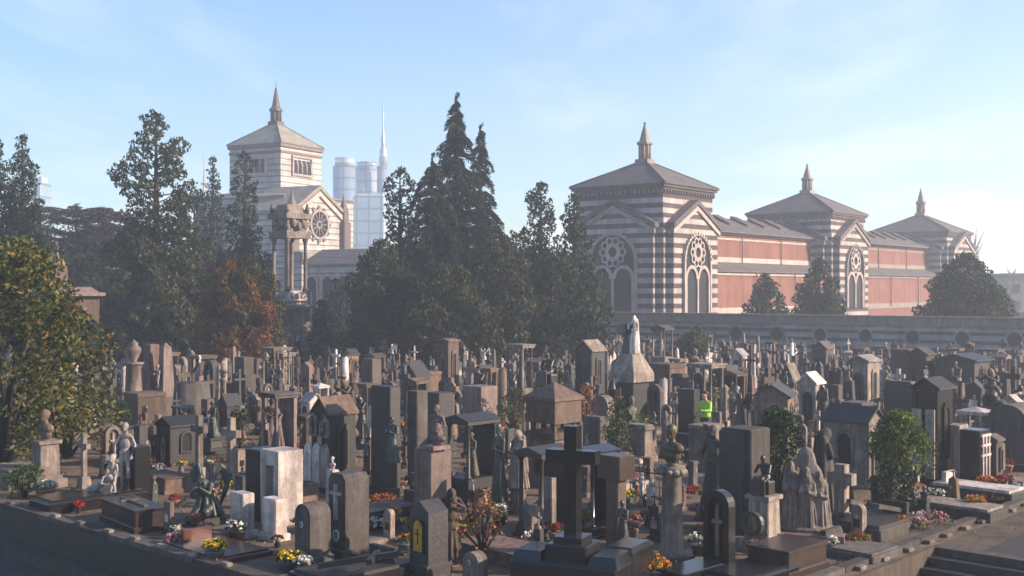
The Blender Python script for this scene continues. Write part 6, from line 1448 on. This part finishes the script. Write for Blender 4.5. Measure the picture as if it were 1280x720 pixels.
# ------------------------------------------------------------------ leave out what nothing of shows
camloc = Vector((0, 0, H))
bpy.context.view_layer.update(); dg = bpy.context.evaluated_depsgraph_get()
def top_of(o):
    while o.parent: o = o.parent
    return o
def seen(t, h, w, n=46, need=2):
    tn = t.name; g_ = random.Random(5); c = 0
    for _ in range(n):
        p = Vector((t.location.x + g_.uniform(-.5, .5) * w * .8, t.location.y, t.location.z + h * g_.uniform(.12, .98)))
        u, v = px_of(p)
        if not (0 < u < 1280 and 0 < v < 720): continue
        d = (p - camloc).normalized(); ok, hit, nrm, idx, ob, mx = SC.ray_cast(dg, camloc, d, distance=200)
        if ok and top_of(ob).name == tn:
            c += 1
            if c >= need: return True
    return False
keep = []; dead = []; SEENMASK = '10011111010110101011011011001001001011001110001100000000101001001100100000010000110000011011010111001110000111100000111010111101100000000100111100000010101010101011100000011110101110001000010111101010000011110010100111111000010111001111011000111101010100000100101001011100000101100111010001110100011011010101010111001100100100000100000110111110110101110010110100001101010110111010010001000100010010010001011011001011011010010110110000101000011001100110000101111000000000111010100010111000100101000011111010000010100000000110000100011101010111000100000010011010000000010001001101010000000001011111100011110000010001000100100100001010010100010011110110110101010011101001110110010101010010011000110010101011000010001000100001011100100001111010111001101001101101010100000001010101001001111101000100001001110010011110111000000000110100001011101001000101000100001000000111000100000011001001100110101101001000100100100000101100001011010000100010000001001001010000100010001001010010000000001000000100100101010100000101001101100000000000001100000100000001100000000000000001000000000100001010000000001010010000000100000001101000000000100010010011000000000001000100100000000000001000000000000000000000110001100100011000000000000100000010000011000000000000000000000001000000000000110000101010010000000000010110111001110001010010001101001110000100111111010101100001001010010110010111001110000000100000000101000100010100000110000'
recs_ = GEN + FG + SG
if len(SEENMASK) == len(recs_): flags = [c == '1' for c in SEENMASK]
else: flags = [seen(rec[0], rec[5], rec[6] * 1.2) for rec in recs_]; print('MASK=' + ''.join('1' if f else '0' for f in flags))
for rec, f in zip(recs_, flags): (keep if f else dead).append(rec)
bpy.data.batch_remove([o for rec in dead for o in family(rec[0])])
print('GENERIC kept', len(keep), 'dropped', len(dead))

# ------------------------------------------------------------------ a label for each, by look and by nearest named monument
ORD = ['', 'second ', 'third ', 'fourth ', 'fifth ', 'sixth ', 'seventh ', 'eighth ', 'ninth ', 'tenth ']
buckets = {}
for rec in keep:
    t, desc, cat, x, yb, h0, w0 = rec
    yt = yb - h0 * (yb - HY) / H; best = min(LAND, key=lambda l: abs(l[0] - x) + 1.1 * abs(l[1] - yb))
    dx, dy = x - best[0], yb - best[1]
    if abs(dx) > .8 * abs(dy): rel = 'left of' if dx < 0 else 'right of'
    else: rel = 'behind' if dy < 0 else 'in front of'
    dist = abs(dx) + abs(dy); buckets.setdefault((desc, rel, best[2]), []).append((dist, t, cat))
GR = {'gravestone': 'headstones in the rows', 'cross': 'stone crosses in the rows', 'statue': 'statue graves in the rows', 'column': 'column graves in the rows', 'obelisk': 'obelisks in the rows', 'chapel': 'small tomb houses in the rows', 'shrine': 'columned shrines in the rows', 'arch': 'arched graves in the rows', 'tomb': 'chest and slab tombs in the rows', 'flowers': 'flowers on the graves', 'monument': 'rock mound graves', 'shrub': 'small shrubs between the graves'}
for (desc, rel, lm), lst in buckets.items():
    lst.sort(key=lambda q: q[0])
    for i, (_, t, cat) in enumerate(lst):
        t['label'] = ((ORD[min(i, 9)] if i or len(lst) == 1 else 'nearest ') + desc + ' ' + rel + ' ' + lm); t['category'] = cat; t['group'] = GR[cat]
        w_ = t['label'].split()
        if len(w_) > 16: t['label'] = ' '.join(w_[:16])

# ------------------------------------------------------------------ air
def haze():
    x0, x1, y0, y1, z0, z1 = -500, 500, -30, 560, -2, 82
    mb = MB().add([(x, y, z) for z in (z0, z1) for x, y in ((x0, y0), (x1, y0), (x1, y1), (x0, y1))], [(3, 2, 1, 0), (4, 5, 6, 7), (0, 1, 5, 4), (1, 2, 6, 5), (2, 3, 7, 6), (3, 0, 4, 7)])
    m = bpy.data.materials.new('haze_air'); m.use_nodes = True; nt = m.node_tree; nt.nodes.clear(); out = N(nt, 'ShaderNodeOutputMaterial'); pv_ = N(nt, 'ShaderNodeVolumePrincipled')
    pv_.inputs['Color'].default_value = (.84, .91, 1, 1); pv_.inputs['Density'].default_value = HAZE; pv_.inputs['Anisotropy'].default_value = .35
    lk(nt, pv_.outputs[0], out.inputs['Volume']); o = mb.build('haze', m); o['kind'] = 'stuff'
HAZE = .0014
haze()

# ------------------------------------------------------------------ light, sky, camera
SUN_AZ, SUN_EL = 97, 23
d = Vector((math.sin(R(SUN_AZ)) * math.cos(R(SUN_EL)), math.cos(R(SUN_AZ)) * math.cos(R(SUN_EL)), math.sin(R(SUN_EL))))
sl = bpy.data.lights.new('sun', 'SUN'); sl.energy = 5.0; sl.angle = R(.6); sl.color = (1, .80, .62)
so = bpy.data.objects.new('sun', sl); COL.objects.link(so); so.rotation_euler = (-d).to_track_quat('-Z', 'Y').to_euler(); so.location = (60, 0, 60)
w = bpy.data.worlds.new('World'); SC.world = w; w.use_nodes = True; nt = w.node_tree; bg = nt.nodes['Background']
sky = N(nt, 'ShaderNodeTexSky', sky_type='NISHITA'); sky.sun_disc = False; sky.sun_elevation = R(SUN_EL); sky.sun_rotation = R(SUN_AZ); sky.air_density = 1.0; sky.dust_density = .5; sky.ozone_density = 3.0
# thin cirrus and a low bank of cloud, laid out on the sky directions
tc = N(nt, 'ShaderNodeTexCoord'); sp_ = N(nt, 'ShaderNodeSeparateXYZ'); lk(nt, tc.outputs['Generated'], sp_.inputs[0])
mz = N(nt, 'ShaderNodeMath', operation='MAXIMUM'); lk(nt, sp_.outputs[2], mz.inputs[0]); mz.inputs[1].default_value = .03
dx = N(nt, 'ShaderNodeMath', operation='DIVIDE'); lk(nt, sp_.outputs[0], dx.inputs[0]); lk(nt, mz.outputs[0], dx.inputs[1])
dy = N(nt, 'ShaderNodeMath', operation='DIVIDE'); lk(nt, sp_.outputs[1], dy.inputs[0]); lk(nt, mz.outputs[0], dy.inputs[1])
cb = N(nt, 'ShaderNodeCombineXYZ'); lk(nt, dx.outputs[0], cb.inputs[0]); lk(nt, dy.outputs[0], cb.inputs[1])
mp = N(nt, 'ShaderNodeMapping'); mp.inputs['Rotation'].default_value = (0, 0, R(25)); mp.inputs['Scale'].default_value = (.42, .13, 1); mp.inputs['Location'].default_value = (3.1, 1.7, 0); lk(nt, cb.outputs[0], mp.inputs[0])
c1 = ramp(nt, noise(nt, mp.outputs[0], 1.0, 7, .62), [(.5, (0, 0, 0)), (.78, (.4, .4, .4))])
mp2 = N(nt, 'ShaderNodeMapping'); mp2.inputs['Scale'].default_value = (3.2, 3.2, 13); lk(nt, tc.outputs['Generated'], mp2.inputs[0])
c2 = ramp(nt, noise(nt, mp2.outputs[0], 1.6, 6, .6), [(.42, (0, 0, 0)), (.62, (.8, .8, .8))])
lowm = N(nt, 'ShaderNodeMapRange'); lowm.inputs[1].default_value = .085; lowm.inputs[2].default_value = .06; lk(nt, sp_.outputs[2], lowm.inputs[0])
m2_ = N(nt, 'ShaderNodeMath', operation='MULTIPLY'); lk(nt, c2, m2_.inputs[0]); lk(nt, lowm.outputs[0], m2_.inputs[1])
mxa = N(nt, 'ShaderNodeMath', operation='MAXIMUM'); lk(nt, c1, mxa.inputs[0]); lk(nt, m2_.outputs[0], mxa.inputs[1])
hs_ = N(nt, 'ShaderNodeHueSaturation'); hs_.inputs['Saturation'].default_value = 1.2; lk(nt, sky.outputs[0], hs_.inputs['Color'])
skyc = mix(nt, mxa.outputs[0], hs_.outputs[0], (8.2, 7.7, 7.8))
lk(nt, skyc, bg.inputs[0]); bg.inputs[1].default_value = .1
cam = bpy.data.cameras.new('camera'); co = bpy.data.objects.new('camera', cam); COL.objects.link(co); SC.camera = co
cam.sensor_width = 36; cam.lens = 36 * F / 1280; cam.clip_end = 6000; cam.clip_start = .1; co.location = camloc; co.rotation_euler = (R(90), 0, 0)
SC.view_settings.view_transform = 'Standard'; SC.view_settings.look = 'None'; SC.view_settings.exposure = 1.28; SC.view_settings.gamma = 1; SC.view_settings.use_curve_mapping = False
SC.cycles.use_denoising = True; SC.cycles.max_bounces = 6; SC.cycles.volume_bounces = 1; SC.cycles.volume_step_rate = 4; SC.cycles.volume_max_steps = 64
